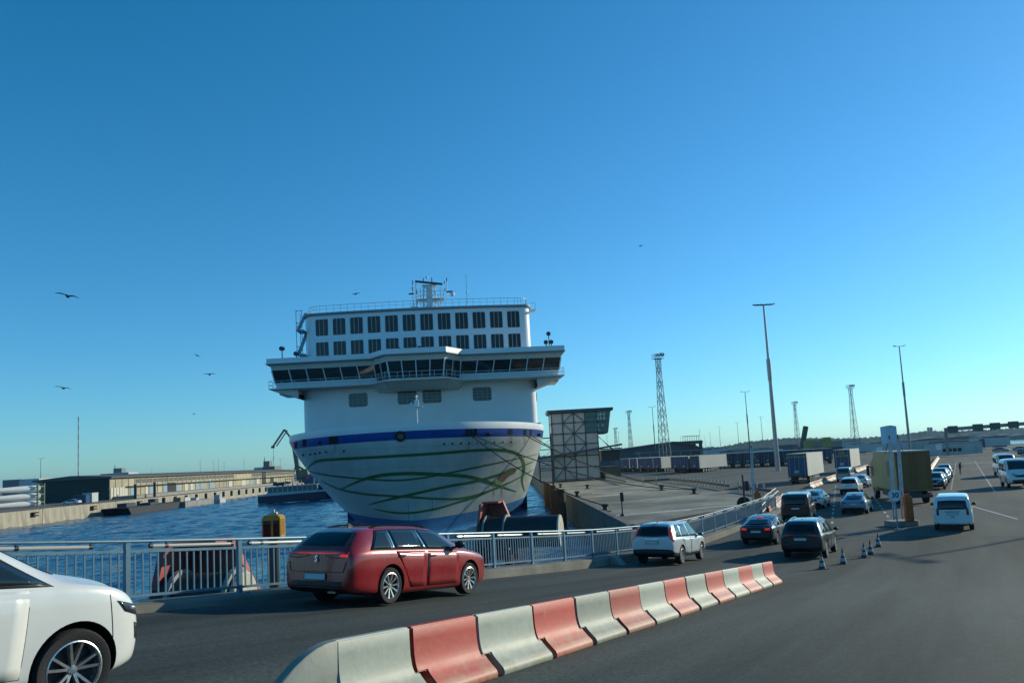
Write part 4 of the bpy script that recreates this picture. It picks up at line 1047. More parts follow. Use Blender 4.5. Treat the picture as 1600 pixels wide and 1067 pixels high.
QG = 'cars queuing nose-on behind the yellow truck'
qd = HEAD+math.pi
Q = [(dsuv, P_BLACK, P_DARK, 'dark suv at the head of the queue beside the yellow truck', 88.6), (fast, P_SILVER, P_NAVY, 'silver car second in the queue beside the yellow truck', 94.6), (dsuv, P_GREY, P_DARK, 'grey suv third in the queue with a low sun glint', 101), (fast, P_WHITE, P_NAVY, 'white car fourth in the queue beside the yellow truck', 107.5), (dsuv, P_BROWN, P_DARK, 'brown suv last in the queue near the standing person', 114)]
for s_, m, old, lb, u in Q: clone(s_, 0, 0, None, m, old, lb, group=QG, heading=qd, uvp=(u, -2.75+.015*(u-88)))
VG = 'vans facing the camera at the right edge'
v1 = clone(van, 1577, 762, VAN, P_WHITE, P_WHITE, 'white van with dark windscreen facing the camera at the right edge', 'van', VG, heading=qd+R_(6), wheel='fr')
clone(van, 1563, 744, VAN, P_WHITE, P_WHITE, 'white van behind the nearest van at the right edge', 'van', VG, heading=qd+R_(6), wheel='fr')
for v_ in [x for x in col.objects if x.get('group') == VG]: v_.scale = (1.12, 1.12, 1.42)
clone(fast, 1556, 706.5, FAST, P_GREY, P_NAVY, 'grey car parked side-on beside the white cabin', 'car', heading=HEAD-R_(95))
clone(suv, 1598, 712, SUV, P_NAVY, P_SILVER, 'navy suv parked far off beyond the vans', 'car', heading=HEAD-R_(95))
clone(fast, 1588, 705, FAST, P_LBLUE, P_NAVY, 'pale blue car parked far off beyond the vans', 'car', heading=HEAD-R_(95))
# ================================================================== RAILING
fence = thing('railing', 'blue grey steel railing with upright bars along the ramp kerb by the water', 'railing', (0, 0, 0))
posts = [3.6+2.45*i for i in range(25)]
FV = -12.98
def fp(u, dz=0.0, dv=0.0): return UD*u+VD*(FV+dv)+V((0, 0, zdeck(u, -12.6)+kh(u)+dz))
pm = MB(); pm.b2((-.045, -.045, 0), (.045, .045, 1.06)); pm.b2((-.09, -.12, .0), (.16, .12, .018)); pmesh = pm.mesh('post', STEELB)
bmM = MB(); bmM.b2((-.011, -.014, .13), (.011, .014, .90)); bmesh_ = bmM.mesh('baluster', STEELB)
TUBE = mat('tube_lamp', (.46, .45, .40), .25, coat=.5)
cnt = 0; rest = MB()
for a in posts: obj('post', pmesh, fence, fp(a), (0, 0, HEAD))
for i, (a, b) in enumerate(zip(posts, posts[1:])):
    A, B = fp(a), fp(b)
    r = MB(); r.beam(A+V((0, 0, .91)), B+V((0, 0, .91)), .05, .05); r.build('top_rail', STEELB, fence)
    r = MB(); r.beam(A+V((0, 0, .125)), B+V((0, 0, .125)), .05, .045); r.build('bottom_rail', STEELB, fence)
    r = MB(); r.cyl(A+V((0, 0, 1.085)), B+V((0, 0, 1.085)), .027, n=8); r.build('handrail', STEELB, fence, smooth=True)
    t0, t1 = (.12, .72) if i % 2 else (.2, .92)
    r = MB(); r.cyl(A.lerp(B, t0)+V((0, 0, .995)), A.lerp(B, t1)+V((0, 0, .995)), .034, n=8); r.build('tube_light', TUBE, fence, smooth=True)
    r = MB()
    for t in (t0-.01, t1+.01, t0+.12): r.cyl(A.lerp(B, t-.012)+V((0, 0, .995)), A.lerp(B, t+.012)+V((0, 0, .995)), .04, n=8); r.beam(A.lerp(B, t)+V((0, 0, 1.0)), A.lerp(B, t)+V((0, 0, 1.075)), .02)
    r.build('lamp_clip', BLACK, fence)
    for k in range(1, 16):
        p = A.lerp(B, k/16)
        if cnt < 297: obj('baluster', bmesh_, fence, p, (0, 0, HEAD)); cnt += 1
        else: rest.box(p+V((0, 0, .515)), (.022, .028, .77), (0, 0, HEAD))
r = rest.build('balusters', STEELB, fence); r['kind'] = 'stuff'
# concrete kerb brackets
for u in (17.6, 28.9, 38.5):
    m_ = MB(); m_.prism([(0, -.02), (.5, -.02), (.16, .34), (0, .34)], -.25, .25, 'Y')
    o = m_.build('kerb_block', CONC, None, bevel=.02); o.location = rp(u, -12.5); o.rotation_euler = (0, 0, HEAD); tag(o, {17.6: 'slanted concrete kerb block beside the rear of the red estate', 28.9: 'slanted concrete kerb block left of the pearl suv', 38.5: 'slanted concrete kerb block ahead of the pearl suv'}[u], 'kerb block', 'concrete blocks against the railing kerb')
# ================================================================== JERSEY BARRIERS
def prof_pts(z0, z1):
    P_ = [(0, .30), (.05, .30), (.09, .275), (.14, .20), (.20, .13), (.27, .092), (.34, .078), (.64, .060), (.655, .05)]
    ps = [(z, x) for z, x in P_ if z0 <= z <= z1]
    def X(z):
        for (a, xa), (b, xb) in zip(P_, P_[1:]):
            if a <= z <= b: return lerp(xa, xb, (z-a)/(b-a))
    zs = sorted(set([z0]+[z for z, x in ps]+[z1]))
    return [(X(z), z) for z in zs]+[(-X(z)*.85, z) for z in reversed(zs)]
def block_mesh(L_, ms):
    zs = [0, .05, .09, .14, .20, .236, .275, .30, .34, .40, .52, .64, .655]
    P_ = [(0, .30), (.05, .305), (.09, .285), (.14, .228), (.20, .165), (.236, .138), (.275, .117), (.30, .107), (.34, .096), (.40, .083), (.52, .070), (.64, .060), (.655, .050)]
    X = dict(P_); q = 5; bm = bmesh.new(); vd = {}
    def vv(x, y, z):
        k = (round(x, 4), round(y, 4), round(z, 4))
        if k not in vd: vd[k] = bm.verts.new(k)
        return vd[k]
    def face(*p):
        try: bm.faces.new([vv(*c) for c in p])
        except ValueError: pass
    ya, yb, yc, yd = 0.0, .19, L_-.03, L_+.07
    mid = [yb+(yc-yb)*k/6 for k in range(7)]
    for k in range(len(zs)-1):
        z0, z1 = zs[k], zs[k+1]; ycols = (mid+[yd]) if k < q else ([ya]+mid)
        for a, b in zip(ycols, ycols[1:]):
            face((X[z0], a, z0), (X[z0], b, z0), (X[z1], b, z1), (X[z1], a, z1)); face((-X[z0]*.85, a, z0), (-X[z1]*.85, a, z1), (-X[z1]*.85, b, z1), (-X[z0]*.85, b, z0))
            if k == 0: face((X[z0], a, z0), (-X[z0]*.85, a, z0), (-X[z0]*.85, b, z0), (X[z0], b, z0))
            if k == len(zs)-2: face((X[z1], a, z1), (X[z1], b, z1), (-X[z1]*.85, b, z1), (-X[z1]*.85, a, z1))
        for y in (ycols[0], ycols[-1]): face((X[z0], y, z0), (X[z1], y, z1), (-X[z1]*.85, y, z1), (-X[z0]*.85, y, z0))
    z = zs[q]
    face((X[z], ya, z), (X[z], yb, z), (-X[z]*.85, yb, z), (-X[z]*.85, ya, z)); face((X[z], yc, z), (X[z], yd, z), (-X[z]*.85, yd, z), (-X[z]*.85, yc, z))
    bmesh.ops.recalc_face_normals(bm, faces=bm.faces)
    es = [e for e in bm.edges if len(e.link_faces) == 2 and e.calc_face_angle(0) > R_(50)]
    bmesh.ops.bevel(bm, geom=es, offset=.014, segments=2, affect='EDGES', clamp_overlap=True)
    for f in bm.faces: f.smooth = True
    for e in bm.edges:
        if len(e.link_faces) == 2 and e.calc_face_angle(0) > R_(45): e.smooth = False
    me = bpy.data.meshes.new('barrier_block'); bm.to_mesh(me); bm.free(); me.materials.append(ms); return me
def barrier_mat(name, c, dirt):
    m = mat(name, c, .55, var=.14, scale=2.5, bump=.10, bscale=14)
    t = m.node_tree; b = t.nodes['Principled BSDF']; src = b.inputs['Base Color'].links[0].from_socket
    tc = t.nodes.new('ShaderNodeTexCoord'); sp = t.nodes.new('ShaderNodeSeparateXYZ'); t.links.new(tc.outputs['Object'], sp.inputs[0])
    n = t.nodes.new('ShaderNodeTexNoise'); n.inputs['Scale'].default_value = 5; n.inputs['Detail'].default_value = 8; t.links.new(tc.outputs['Object'], n.inputs[0])
    oi = t.nodes.new('ShaderNodeObjectInfo')
    ad = t.nodes.new('ShaderNodeMath'); ad.operation = 'ADD'; ad.inputs[1].default_value = 0
    mm = t.nodes.new('ShaderNodeVectorMath'); mm.operation = 'ADD'; t.links.new(tc.outputs['Object'], mm.inputs[0])
    cx = t.nodes.new('ShaderNodeCombineXYZ'); ml = t.nodes.new('ShaderNodeMath'); ml.operation = 'MULTIPLY'; ml.inputs[1].default_value = 37
    t.links.new(oi.outputs['Random'], ml.inputs[0]); t.links.new(ml.outputs[0], cx.inputs[0]); t.links.new(cx.outputs[0], mm.inputs[1]); t.links.new(mm.outputs[0], n.inputs[0])
    mr = t.nodes.new('ShaderNodeMapRange'); mr.inputs[1].default_value = .34; mr.inputs[2].default_value = .02; mr.inputs[3].default_value = -.16; mr.inputs[4].default_value = .22
    t.links.new(sp.outputs[2], mr.inputs[0]); t.links.new(n.outputs[0], ad.inputs[0]); t.links.new(mr.outputs[0], ad.inputs[1])
    cr = t.nodes.new('ShaderNodeMapRange'); cr.inputs[1].default_value = .45; cr.inputs[2].default_value = .75; t.links.new(ad.outputs[0], cr.inputs[0])
    mx = t.nodes.new('ShaderNodeMix'); mx.data_type = 'RGBA'; t.links.new(cr.outputs[0], mx.inputs[0]); t.links.new(src, mx.inputs[6]); mx.inputs[7].default_value = (*dirt, 1)
    t.links.new(mx.outputs[2], b.inputs['Base Color'])
    # per-block weathering, and a few dark scuffs
    vr = t.nodes.new('ShaderNodeMapRange'); vr.inputs[3].default_value = .72; vr.inputs[4].default_value = 1.12; t.links.new(oi.outputs['Random'], vr.inputs[0])
    m3 = t.nodes.new('ShaderNodeMix'); m3.data_type = 'RGBA'; m3.blend_type = 'MULTIPLY'; m3.inputs[0].default_value = 1
    t.links.new(mx.outputs[2], m3.inputs[6]); t.links.new(vr.outputs[0], m3.inputs[7])
    n4 = t.nodes.new('ShaderNodeTexNoise'); n4.inputs['Scale'].default_value = 9; n4.inputs['Detail'].default_value = 6; n4.inputs['Roughness'].default_value = .75; t.links.new(mm.outputs[0], n4.inputs[0])
    sr = t.nodes.new('ShaderNodeMapRange'); sr.inputs[1].default_value = .66; sr.inputs[2].default_value = .74; t.links.new(n4.outputs[0], sr.inputs[0])
    m4 = t.nodes.new('ShaderNodeMix'); m4.data_type = 'RGBA'; m4.inputs[7].default_value = (.045, .04, .03, 1)
    sm_ = t.nodes.new('ShaderNodeMath'); sm_.operation = 'MULTIPLY'; sm_.inputs[1].default_value = .7; t.links.new(sr.outputs[0], sm_.inputs[0])
    t.links.new(sm_.outputs[0], m4.inputs[0]); t.links.new(m3.outputs[2], m4.inputs[6]); t.links.new(m4.outputs[2], b.inputs['Base Color'])
    return m
B_RED = barrier_mat('barrier_red', (.43, .030, .016), (.38, .15, .085)); B_WHITE = barrier_mat('barrier_white', (.27, .30, .25), (.21, .20, .135))
ends = [(775, 1060), (857, 1030), (909, 1004), (966, 991), (1019, 976), (1058, 963), (1091, 953), (1121, 944), (1142, 934), (1165, 929), (1185, 921), (1204, 915), (1222, 911)]
a, b = uv(deck(*ends[0])), uv(deck(*ends[-1])); print('barrier uv', a, b)
dirn = V((b[0]-a[0], b[1]-a[1], 0)); LB = dirn.length/12; dirn.normalize()
bm_r = block_mesh(LB, B_RED); bm_w = block_mesh(LB, B_WHITE)
ORD = ['first', 'second', 'third', 'fourth', 'fifth', 'sixth', 'seventh', 'eighth', 'ninth', 'tenth', 'eleventh', 'twelfth', 'thirteenth', 'fourteenth']
BG = 'red and white barrier blocks dividing the ramp'
def put_block(o, u, v, jit=True):
    p0 = V((0, 0, 0))+UD*u+VD*v; z0 = zdeck(u, v); z1 = zdeck(u+dirn.x*LB, v+dirn.y*LB)
    o.location = (p0.x, p0.y, z0); ang = math.atan2(dirn.y, dirn.x)
    o.rotation_euler = (math.atan2(z1-z0, LB), 0, HEAD-ang+(random.uniform(-.012, .012) if jit else 0))
nx = V((-dirn.y, dirn.x, 0))   # towards +v side
LN_ = {-1: 1.08, 0: 1.22, 1: 1.50, 2: 1.46, 3: 1.42, 4: 1.5, 5: 1.55, 6: 1.58, 7: 1.66, 8: 1.72, 9: 1.76, 10: 1.76, 11: 1.72, 12: 1.7}
sc0 = LB*12/sum(LN_[k] for k in range(1, 13)); tpos = -LN_[0]-LN_[-1]+.04; NOSE0 = tpos
for k in range(-1, 13):
    e = V((a[0], a[1], 0))+dirn*tpos - V((-dirn.y, dirn.x, 0))*.30 - dirn*.04
    lk = LN_[k]*(sc0 if k > 0 else 1); tpos += lk
    if k % 2 == 0: o = obj('barrier_block', bm_r)
    else: o = obj('barrier_block', bm_w)
    put_block(o, e.x, e.y); o.scale = (1, lk/LB, 1)
    nm = 'red' if k % 2 == 0 else 'weathered white'
    tag(o, f'{nm} barrier block, {ORD[k+1]} from the near end of the line' if k >= 0 else 'long weathered white barrier block behind the rounded nose piece', 'barrier', BG)
mb = MB(); LN = .95; rings = []
for i in range(9):
    t = i/8; hgt = .655*math.sin(math.pi/2*(1-t))**.75+.02; s_ = hgt/.675
    pr = [(x*(1 if z < .1 else 1), z*s_) for x, z in prof_pts(0, .655)]
    rings.append([(x*(1-.25*t), -LN*t, z) for x, z in pr])
n = len(rings[0]); mb.add([p for r in rings for p in r], [(i*n+j, i*n+(j+1) % n, (i+1)*n+(j+1) % n, (i+1)*n+j) for i in range(8) for j in range(n)]+[tuple(range(n))])
nose = mb.build('barrier_block', B_WHITE, smooth=True, angle=35); e = V((a[0], a[1], 0))+dirn*NOSE0-V((-dirn.y, dirn.x, 0))*.30-dirn*.04
put_block(nose, e.x, e.y, False); tag(nose, 'rounded white nose piece sloping to the road, nearest in the barrier line', 'barrier', BG)
# far barrier runs
def run(p0, p1, group, text, mats, n_=None):
    A, B = deck(*p0), deck(*p1); d = B-A; d.z = 0; L_ = d.length; n_ = n_ or max(1, round(L_/LB)); ang = math.atan2(-d.x, d.y)
    for k in range(n_):
        p = A+d*(k/n_); o = obj('barrier_block', (bm_w if mats[k % len(mats)] == 'white' else bm_r)); o.location = (p.x, p.y, zdeck(*uv(p))); o.rotation_euler = (0, 0, ang); o.scale = (1, L_/n_/LB, 1)
        tag(o, text % (mats[k % len(mats)], ORD[k] if k < 14 else f'number {k+1}'), 'barrier', group)
run((1265, 763), (1308, 747), 'barrier blocks beside the parked trailers', '%s barrier block beside the lettered trailer, %s from its near end', ['white', 'red'], 8)
run((1337, 738), (1356, 731), 'barrier blocks beyond the grey van', '%s barrier block beyond the grey van, %s from its near end', ['white', 'red'], 6)
run((1201, 806), (1224, 781), 'barrier blocks behind the brown van', '%s barrier block left of the brown van, %s from its near end', ['red', 'white'], 8)
run((1453, 735), (1466, 716), 'sunlit barrier blocks beside the queue', '%s barrier block left of the queuing cars, %s from its near end', ['white', 'red'], 9)
run((1423, 708.5), (1457, 706.5), 'distant striped barrier blocks behind the truck', '%s far barrier block beyond the truck roof, %s from the left', ['white', 'red'], 12)
# ================================================================== CONES
def cone_mesh():
    m = MB(); m.cur = 0; m.b2((-.19, -.19, 0), (.19, .19, .035))
    zs = [(.035, .15), (.14, .128), (.29, .098), (.38, .080), (.52, .052), (.60, .036), (.72, .02)]
    for i, ((z0, ra), (z1, rb)) in enumerate(zip(zs, zs[1:])):
        m.cur = 1 if i in (1, 3) else 0; m.lathe([(ra, z0), (rb, z1)], n=16)
    m.cur = 0; m.lathe([(.02, .72), (.001, .725)], n=16)
    return m
cmesh = cone_mesh().mesh('traffic_cone', [mat('cone_dark', (.055, .045, .05), .6, var=.2), mat('cone_band', (.38, .39, .39), .4)], True, 0, 35)
for i, (x, y, lb) in enumerate(((1285, 889, 'striped traffic cone nearest the end of the barrier line'), (1318, 881, 'striped traffic cone, second from the barrier line'), (1351, 871, 'striped traffic cone, third from the barrier line, left of a close pair'), (1361, 866, 'striped traffic cone, fourth from the barrier line'), (1373, 854, 'striped traffic cone farthest from the barrier line, nearest the speed sign'))):
    o = obj('traffic_cone', cmesh, None, deck(x, y), (0, 0, random.random())); o.scale = (.88,)*3; tag(o, lb, 'cone', 'striped cones beyond the barrier line')
# ================================================================== BOOMS, SIGNS
def boom_arm(p0, p1, wd=.15):
    m = MB(); p0, p1 = V(p0), V(p1); d = p1-p0; nn = 9
    s = V((wd/2, 0, 0))
    for sgn in (-1, 1): m.beam(p0+s*sgn, p1+s*sgn*.75, .045, .08)
    for k in range(nn+1):
        t = k/nn; m.beam(p0.lerp(p1, t)-s*.9, p0.lerp(p1, min(1, t+.06))+s*.9, .05, .05, V((0, 1, 0)))
    return m
BOOMW = mat('boom_white', (.46, .45, .47), .5, var=.25, scale=1.6); BOOMR = mat('boom_red', (.35, .12, .11), .5, var=.2, scale=2); ORANGE = mat('housing_orange', (.52, .13, .03), .5, var=.2, scale=4)
def boom(px, py, label, arms, hgt, orange=True):
    c = deck(px, py); t = thing('boom_gate', label, 'boom gate', c, 0)
    m = MB(); m.prism(rrect(1.7, 1.3, .35, 4), 0, .32); m.build('base', CONC, t, bevel=.04)
    m = MB(); m.b2((.0, -.75, .3), (.42, -.42, 1.75)); m.b2((.08, -.72, 1.75), (.32, -.45, 1.9)); m.build('housing', ORANGE, t, bevel=.03)
    for (x0, x1) in arms:
        A = boom_arm((x0, -.3, .4), (x1, -.3, hgt)); A.build('boom_arm', BOOMW, t)
        m = MB(); m.cyl((x1, -.3, hgt-.05), (x1*2.2+.05, -.3, hgt-.95), .02, n=5); m.cyl((x1, -.3, hgt-.05), (x1, -.3, hgt+.12), .05, n=6); m.build('stay', DARKSTEEL, t)
    return t
bt = boom(1409, 821, 'raised lattice boom gate with orange housing and 30 speed sign on concrete base', [(-.50, -.34), (.0, .16)], 5.2)
c = deck(1403, 827)
sg = thing('speed_sign', 'round white 30 speed sign on a short post in front of the boom gate', 'sign', c)
m_ = MB(); m_.cyl((0, 0, 0), (0, 0, 1.9), .04, n=8); m_.b2((-.12, -.12, 0), (.12, .12, .05)); m_.build('post', GALV, sg)
m_ = MB(); m_.cyl((0, -.06, 1.72), (0, -.03, 1.72), .33, n=28); dsk = m_.build('sign_disc', WHITE, sg)
m_ = MB(); m_.lathe([(.29, -.066), (.33, -.066), (.33, -.062)], axis='Y', n=28); m_.v = [(x, y, z+1.72) for x, y, z in m_.v]; m_.build('rim', mat('sign_rim', (.5, .42, .42), .5), dsk)
o = obj('numerals', text_mesh('30', .38, .004, mat('numeral_blue', (.02, .035, .06), .5), .008), dsk, (0, -.068, 1.715), (R_(90), 0, 0)); sg.scale = (1.15, 1.15, 1.12)
# left boom by the railing end
boom(1178, 806, 'raised lattice boom gate at the far end of the railing', [(-.05, .15)], 5.1)
c = deck(1165, 802); t = thing('traffic_light', 'dark traffic light on a slim post left of the boom gate', 'traffic light', c)
m_ = MB(); m_.cyl((0, 0, 0), (0, 0, 3.0), .07, n=8); m_.build('post', DARKSTEEL, t)
m_ = MB(); m_.b2((.12, -.15, 1.75), (.38, .12, 2.5)); m_.build('signal_head', BLACK, t)
for z in (1.9, 2.12, 2.34):
    m_ = MB(); m_.cyl((.25, -.2, z), (.25, -.15, z), .085, n=12); m_.build('lens', LAMPDARK, t)
m_ = MB(); m_.cyl((.0, 0.2, .75), (.0, .3, .75), .55, n=16); m_.build('back_board', BLACK, t)
# gangway hand rails beyond the railing end
t = thing('stair_rail', 'pale steel hand rails of a short stair beyond the railing end', 'railing', (0, 0, 0))
for (q0, q1) in (((1184, 797), (1213, 770)), ((1192, 803), (1217, 775))):
    m_ = MB(); A, B = deck(q0[0], q0[1]+9), deck(q1[0], q1[1]+9); d = B-A
    for z in (.55, 1.0): m_.tube([A+d*(k/6)+V((0, 0, z+.04*(k % 2))) for k in range(7)], .05, 6)
    for k in range(7): m_.cyl(A+d*(k/6), A+d*(k/6)+V((0, 0, 1.0)), .04, n=6)
    m_.build('hand_rail', GALV, t)
# ================================================================== FENDERS, LANTERN PILE (in the water beside the ramp)
def fender(label, loc, rz, cyl_len, sc_=(1, 1, 1)):
    t = thing('ramp_fender', label, 'fender', loc, rz); t.scale = sc_
    m = MB()
    # red steel bracket: slanted plate on the left, back cheek, flange on the right, open towards the roller
    m.prism([(-1.25, -1.2), (-.55, 2.0), (.55, 2.0), (1.55, .05), (1.55, -1.2)], 1.25, 1.31, 'Y')
    m.prism([(-1.45, -1.2), (-.72, 2.0), (-.55, 2.0), (-1.25, -1.2)], -.35, 1.25, 'Y')
    m.prism([(-.72, 2.0), (.55, 2.0), (.55, 2.1), (-.72, 2.1)], .25, 1.31, 'Y'); m.prism([(.55, 2.1), (.62, 2.05), (1.65, .02), (1.55, .02)], 1.0, 1.31, 'Y')
    m.prism([(-1.25, -.6), (-.8, .95), (-.35, 1.05), (.1, .5), (.0, .45), (-.35, .9), (-.7, .8), (-1.1, -.6)], -.1, .0, 'Y')
    m.build('bracket', REDSTEEL, t)
    m = MB(); m.cyl((-.9, .3, .40), (cyl_len, .3, .40), .85, n=32, caps=False); m.build('roller', mat('roller_black', (.02, .022, .024), .6, var=.25, scale=1.5), t, smooth=True)
    m = MB(); m.lathe([(.001, cyl_len), (.80, cyl_len), (.86, cyl_len-.02), (.86, cyl_len-.12)], axis='X', n=32); m.v = [(x, y+.3, z+.40) for x, y, z in m.v]; m.build('end_cap', mat('cap_beige', (.42, .40, .33), .7, var=.15), t)
    for x in (-.5, 1.05): 
        m = MB(); m.cyl((x, .3, .40), (x+.12, .3, .40), .97, n=28); m.build('roller_collar', mat('collar_grey', (.25, .25, .23), .6), t)
    m = MB()
    for x in (-1.0, .9): m.cyl((x, 1.0, -5), (x, 1.0, -.9), .35, n=10)
    m.build('pile', RUST, t)
    return t
c = atY(768, 830, 43); fender('red steel fender bracket with long black roller below the ferry bow', (c.x, c.y, .75), R_(-14), 5.2, (.74, 1, 1))
c = atY(300, 905, 21.0); fender('red steel fender bracket with roller behind the near railing', (c.x, c.y, 1.2), R_(-4), 1.35)
c = atY(428, 838, 24.5); t = thing('marker_lantern', 'yellow box lantern with dark window on a pile behind the railing', 'lantern', (c.x, c.y, 0))
YEL = mat('lantern_yellow', (.40, .22, .02), .5, var=.15, scale=6)
m_ = MB(); m_.cyl((0, 0, -5), (0, 0, c.z-.05), .17, n=12); m_.build('pile', DARKSTEEL, t, smooth=True)
z = c.z
m_ = MB(); m_.b2((-.29, -.27, z-.05), (.29, .27, z+.60)); m_.prism([(-.29, z+.60), (.29, z+.60), (.2, z+.68), (-.2, z+.68)], -.27, .27, 'Y'); m_.build('housing', YEL, t, (0, 0, 0) if False else False, bevel=.015)
m_ = MB(); m_.b2((-.24, -.285, z+.02), (-.01, -.268, z+.52)); m_.b2((.07, -.285, z+.02), (.25, -.268, z+.52)); m_.build('window', GLASS_T, t)
m_ = MB(); m_.b2((-.09, -.08, z+.68), (.09, .08, z+.76)); m_.cyl((0, 0, z+.76), (0, 0, z+.84), .05, n=8); m_.sphere((.12, -.1, z+.72), .05, 6); m_.build('lamp_head', GALV, t)
m_ = MB()
for k in range(9): m_.b2((.292, -.2+k*.045, z+.05), (.30, -.175+k*.045, z+.55))
m_.build('louvre', YEL, t)
# ================================================================== QUAY FURNITURE AND TOWER
c0 = gz(867, 752); TY = 172.0
tw = thing('boarding_tower', 'tall grey clad boarding tower with dark steel bracing and glazed upper cabin beside the ferry', 'tower', (8.3, TY, 0))
CLAD = mat('cladding_grey', (.42, .42, .39), .55, var=.07, scale=.6, stretch=(1, 1, .2)); TSTEEL = mat('tower_steel', (.025, .06, .085), .5, .2)
Wt, Dt, Ht = 10.2, 9.0, 15.2
m_ = MB(); m_.b2((.1, .1, .4), (Wt-.1, Dt, Ht-.1)); m_.build('core', mat('tower_core', (.06, .07, .075), .7), tw)
cx = [0, 2.45, 4.95, 7.45, Wt]; cz = [.4, 3.0, 5.5, 8.1, 10.5, 12.9, Ht-.1]
for i in range(4):
    for j in range(6):
        if i == 3 and j >= 4: continue
        m_ = MB(); m_.b2((cx[i]+.04, -.05, cz[j]+.04), (cx[i+1]-.04, .09, cz[j+1]-.04)); m_.build('panel', CLAD, tw)
for j in range(6):
    m_ = MB(); m_.b2((-.05, .1, cz[j]+.04), (.09, Dt/2-.03, cz[j+1]-.04)); m_.build('panel', CLAD, tw)
    m_ = MB(); m_.b2((-.05, Dt/2+.03, cz[j]+.04), (.09, Dt, cz[j+1]-.04)); m_.build('panel', CLAD, tw)
    m_ = MB(); m_.b2((Wt-.09, .1, cz[j]+.04), (Wt+.05, Dt, cz[j+1]-.04)); m_.build('panel', CLAD, tw)
m_ = MB()
for x in cx: m_.beam((x, -.14, 0), (x, -.14, Ht), .24, .18)
for z in cz: m_.beam((-.1, -.15, z), (Wt+.1, -.15, z), .22, .20)
for x in (0, Wt): m_.beam((x, Dt, 0), (x, Dt, Ht), .3)
for z in cz: m_.beam((-.12, -.1, z), (-.12, Dt, z), .15)
m_.build('steel_frame', TSTEEL, tw)
m_ = MB()
for (x0, z0, x1, z1) in ((1, 5, 2, 6), (3, 5, 2, 6), (2, 4, 1, 5), (2, 4, 3, 5), (1, 3, 2, 4), (3, 3, 2, 4), (2, 2, 3, 3), (2, 2, 1, 3), (1, 1, 0, 2), (1, 1, 2, 2), (0, 0, 1, 1), (2, 0, 1, 1)):
    m_.beam((cx[x0], -.2, cz[z0]), (cx[x1], -.2, cz[z1]), .17, .12)
m_.build('diagonal_brace', TSTEEL, tw)
m_ = MB(); m_.prism([(-.7, Ht), (Wt+3.6, Ht), (Wt+3.7, Ht+.65), (-.9, Ht+.65)], -1.0, Dt+.5, 'Y'); m_.build('roof', TSTEEL, tw)
# glazed cabin, right end raked
cab = MB()
cab.prism([(7.5, 10.5), (Wt+2.3, 10.3), (Wt+3.1, Ht), (7.5, Ht)], -.04, Dt-.3, 'Y')
cab.build('cabin', glass_mat('cabin_glass', (.06, .14, .15), .1, .6), tw)
m_ = MB()
for k in range(13):
    t = k/12; x0, x1 = lerp(7.5, Wt+2.3, t), lerp(7.5, Wt+3.1, t); m_.beam((x0, -.1, 10.4), (x1, -.1, Ht), .10 if k % 4 else .18, .1)
for z in (10.4, 11.6, 12.8, 14.0): m_.beam((7.5, -.12, z), (Wt+2.3+(z-10.4)*.165, -.12, z), .12, .14 if z != 12.8 else .3)
m_.b2((7.45, .0, 10.2), (Wt+2.3, Dt-.2, 10.42)); m_.build('cabin_frame', TSTEEL, tw)
for (x, z) in ((10.2, 14.45), (10.9, 14.45), (11.6, 14.45), (10.2, 13.6), (10.9, 13.6), (11.6, 13.6), (10.2, 11.9), (11.2, 11.9), (10.2, 11.1)):
    m_ = MB(); m_.b2((x, -.07, z-.36), (x+.42, -.03, z+.36)); m_.build('pane', mat('pane_bright', (.35, .55, .60), .15, spec=.8), tw)
m_ = MB()
for k in range(4): m_.beam((Wt+.1+k*.1, 2+k*1.2, 9.9), (Wt+3.2+k*.3, 2+k*1.2, 6.4), .09)
m_.build('stay_rod', TSTEEL, tw)
m_ = MB(); m_.beam((-4.2, -1.6, 5.2), (Wt+5.0, -1.0, 7.5), 1.9, .38); m_.b2((Wt+.4, 0, 6.6), (Wt+5.2, 5, 6.8)); m_.build('walkway_roof', TSTEEL, tw)
m_ = MB(); m_.b2((Wt+.6, .6, 0), (Wt+4.6, 5, 2.8)); m_.build('shelter', mat('shelter_green', (.07, .075, .05), .8, var=.3), tw)
m_ = MB(); m_.b2((Wt+.7, .5, 4.0), (Wt+4.6, 5, 6.5)); m_.build('shelter_upper', mat('shelter_dark', (.02, .025, .03), .5), tw)
m_ = MB()
for z in (2.5, 4.6, 7.2, 9.8): m_.b2((-3.2, 1, z), (0, 5, z+.15))
for x in (-3.1, -.2): m_.cyl((x, 1, 0), (x, 1, 10.8), .12, n=6); m_.cyl((x, 5, 0), (x, 5, 10.8), .12, n=6)
for z in (2.6, 4.7, 7.3): m_.beam((-3.1, 1, z), (-.2, 1, z+2.4), .08); m_.tube([(-3.1, .9, z+1.1), (-.1, .9, z+1.1)], .05, 5)
m_.build('gangway', TSTEEL, tw)
# fender piles between hull and quay
for i, (x, y) in enumerate(((5.3, 96), (5.2, 99.5), (5.0, 112), (4.9, 130))):
    m_ = MB(); m_.cyl((x, y, -6), (x, y, 1.3-.2*(i % 2)), .55, n=12); o = m_.build('fender_pile', RUST, smooth=True); tag(o, ['rust brown fender pile nearest the camera between ferry and quay', 'second rust brown fender pile between ferry and quay', 'third rust brown fender pile between ferry and quay', 'farthest rust brown fender pile between ferry and quay'][i], 'pile', 'fender piles along the berth')
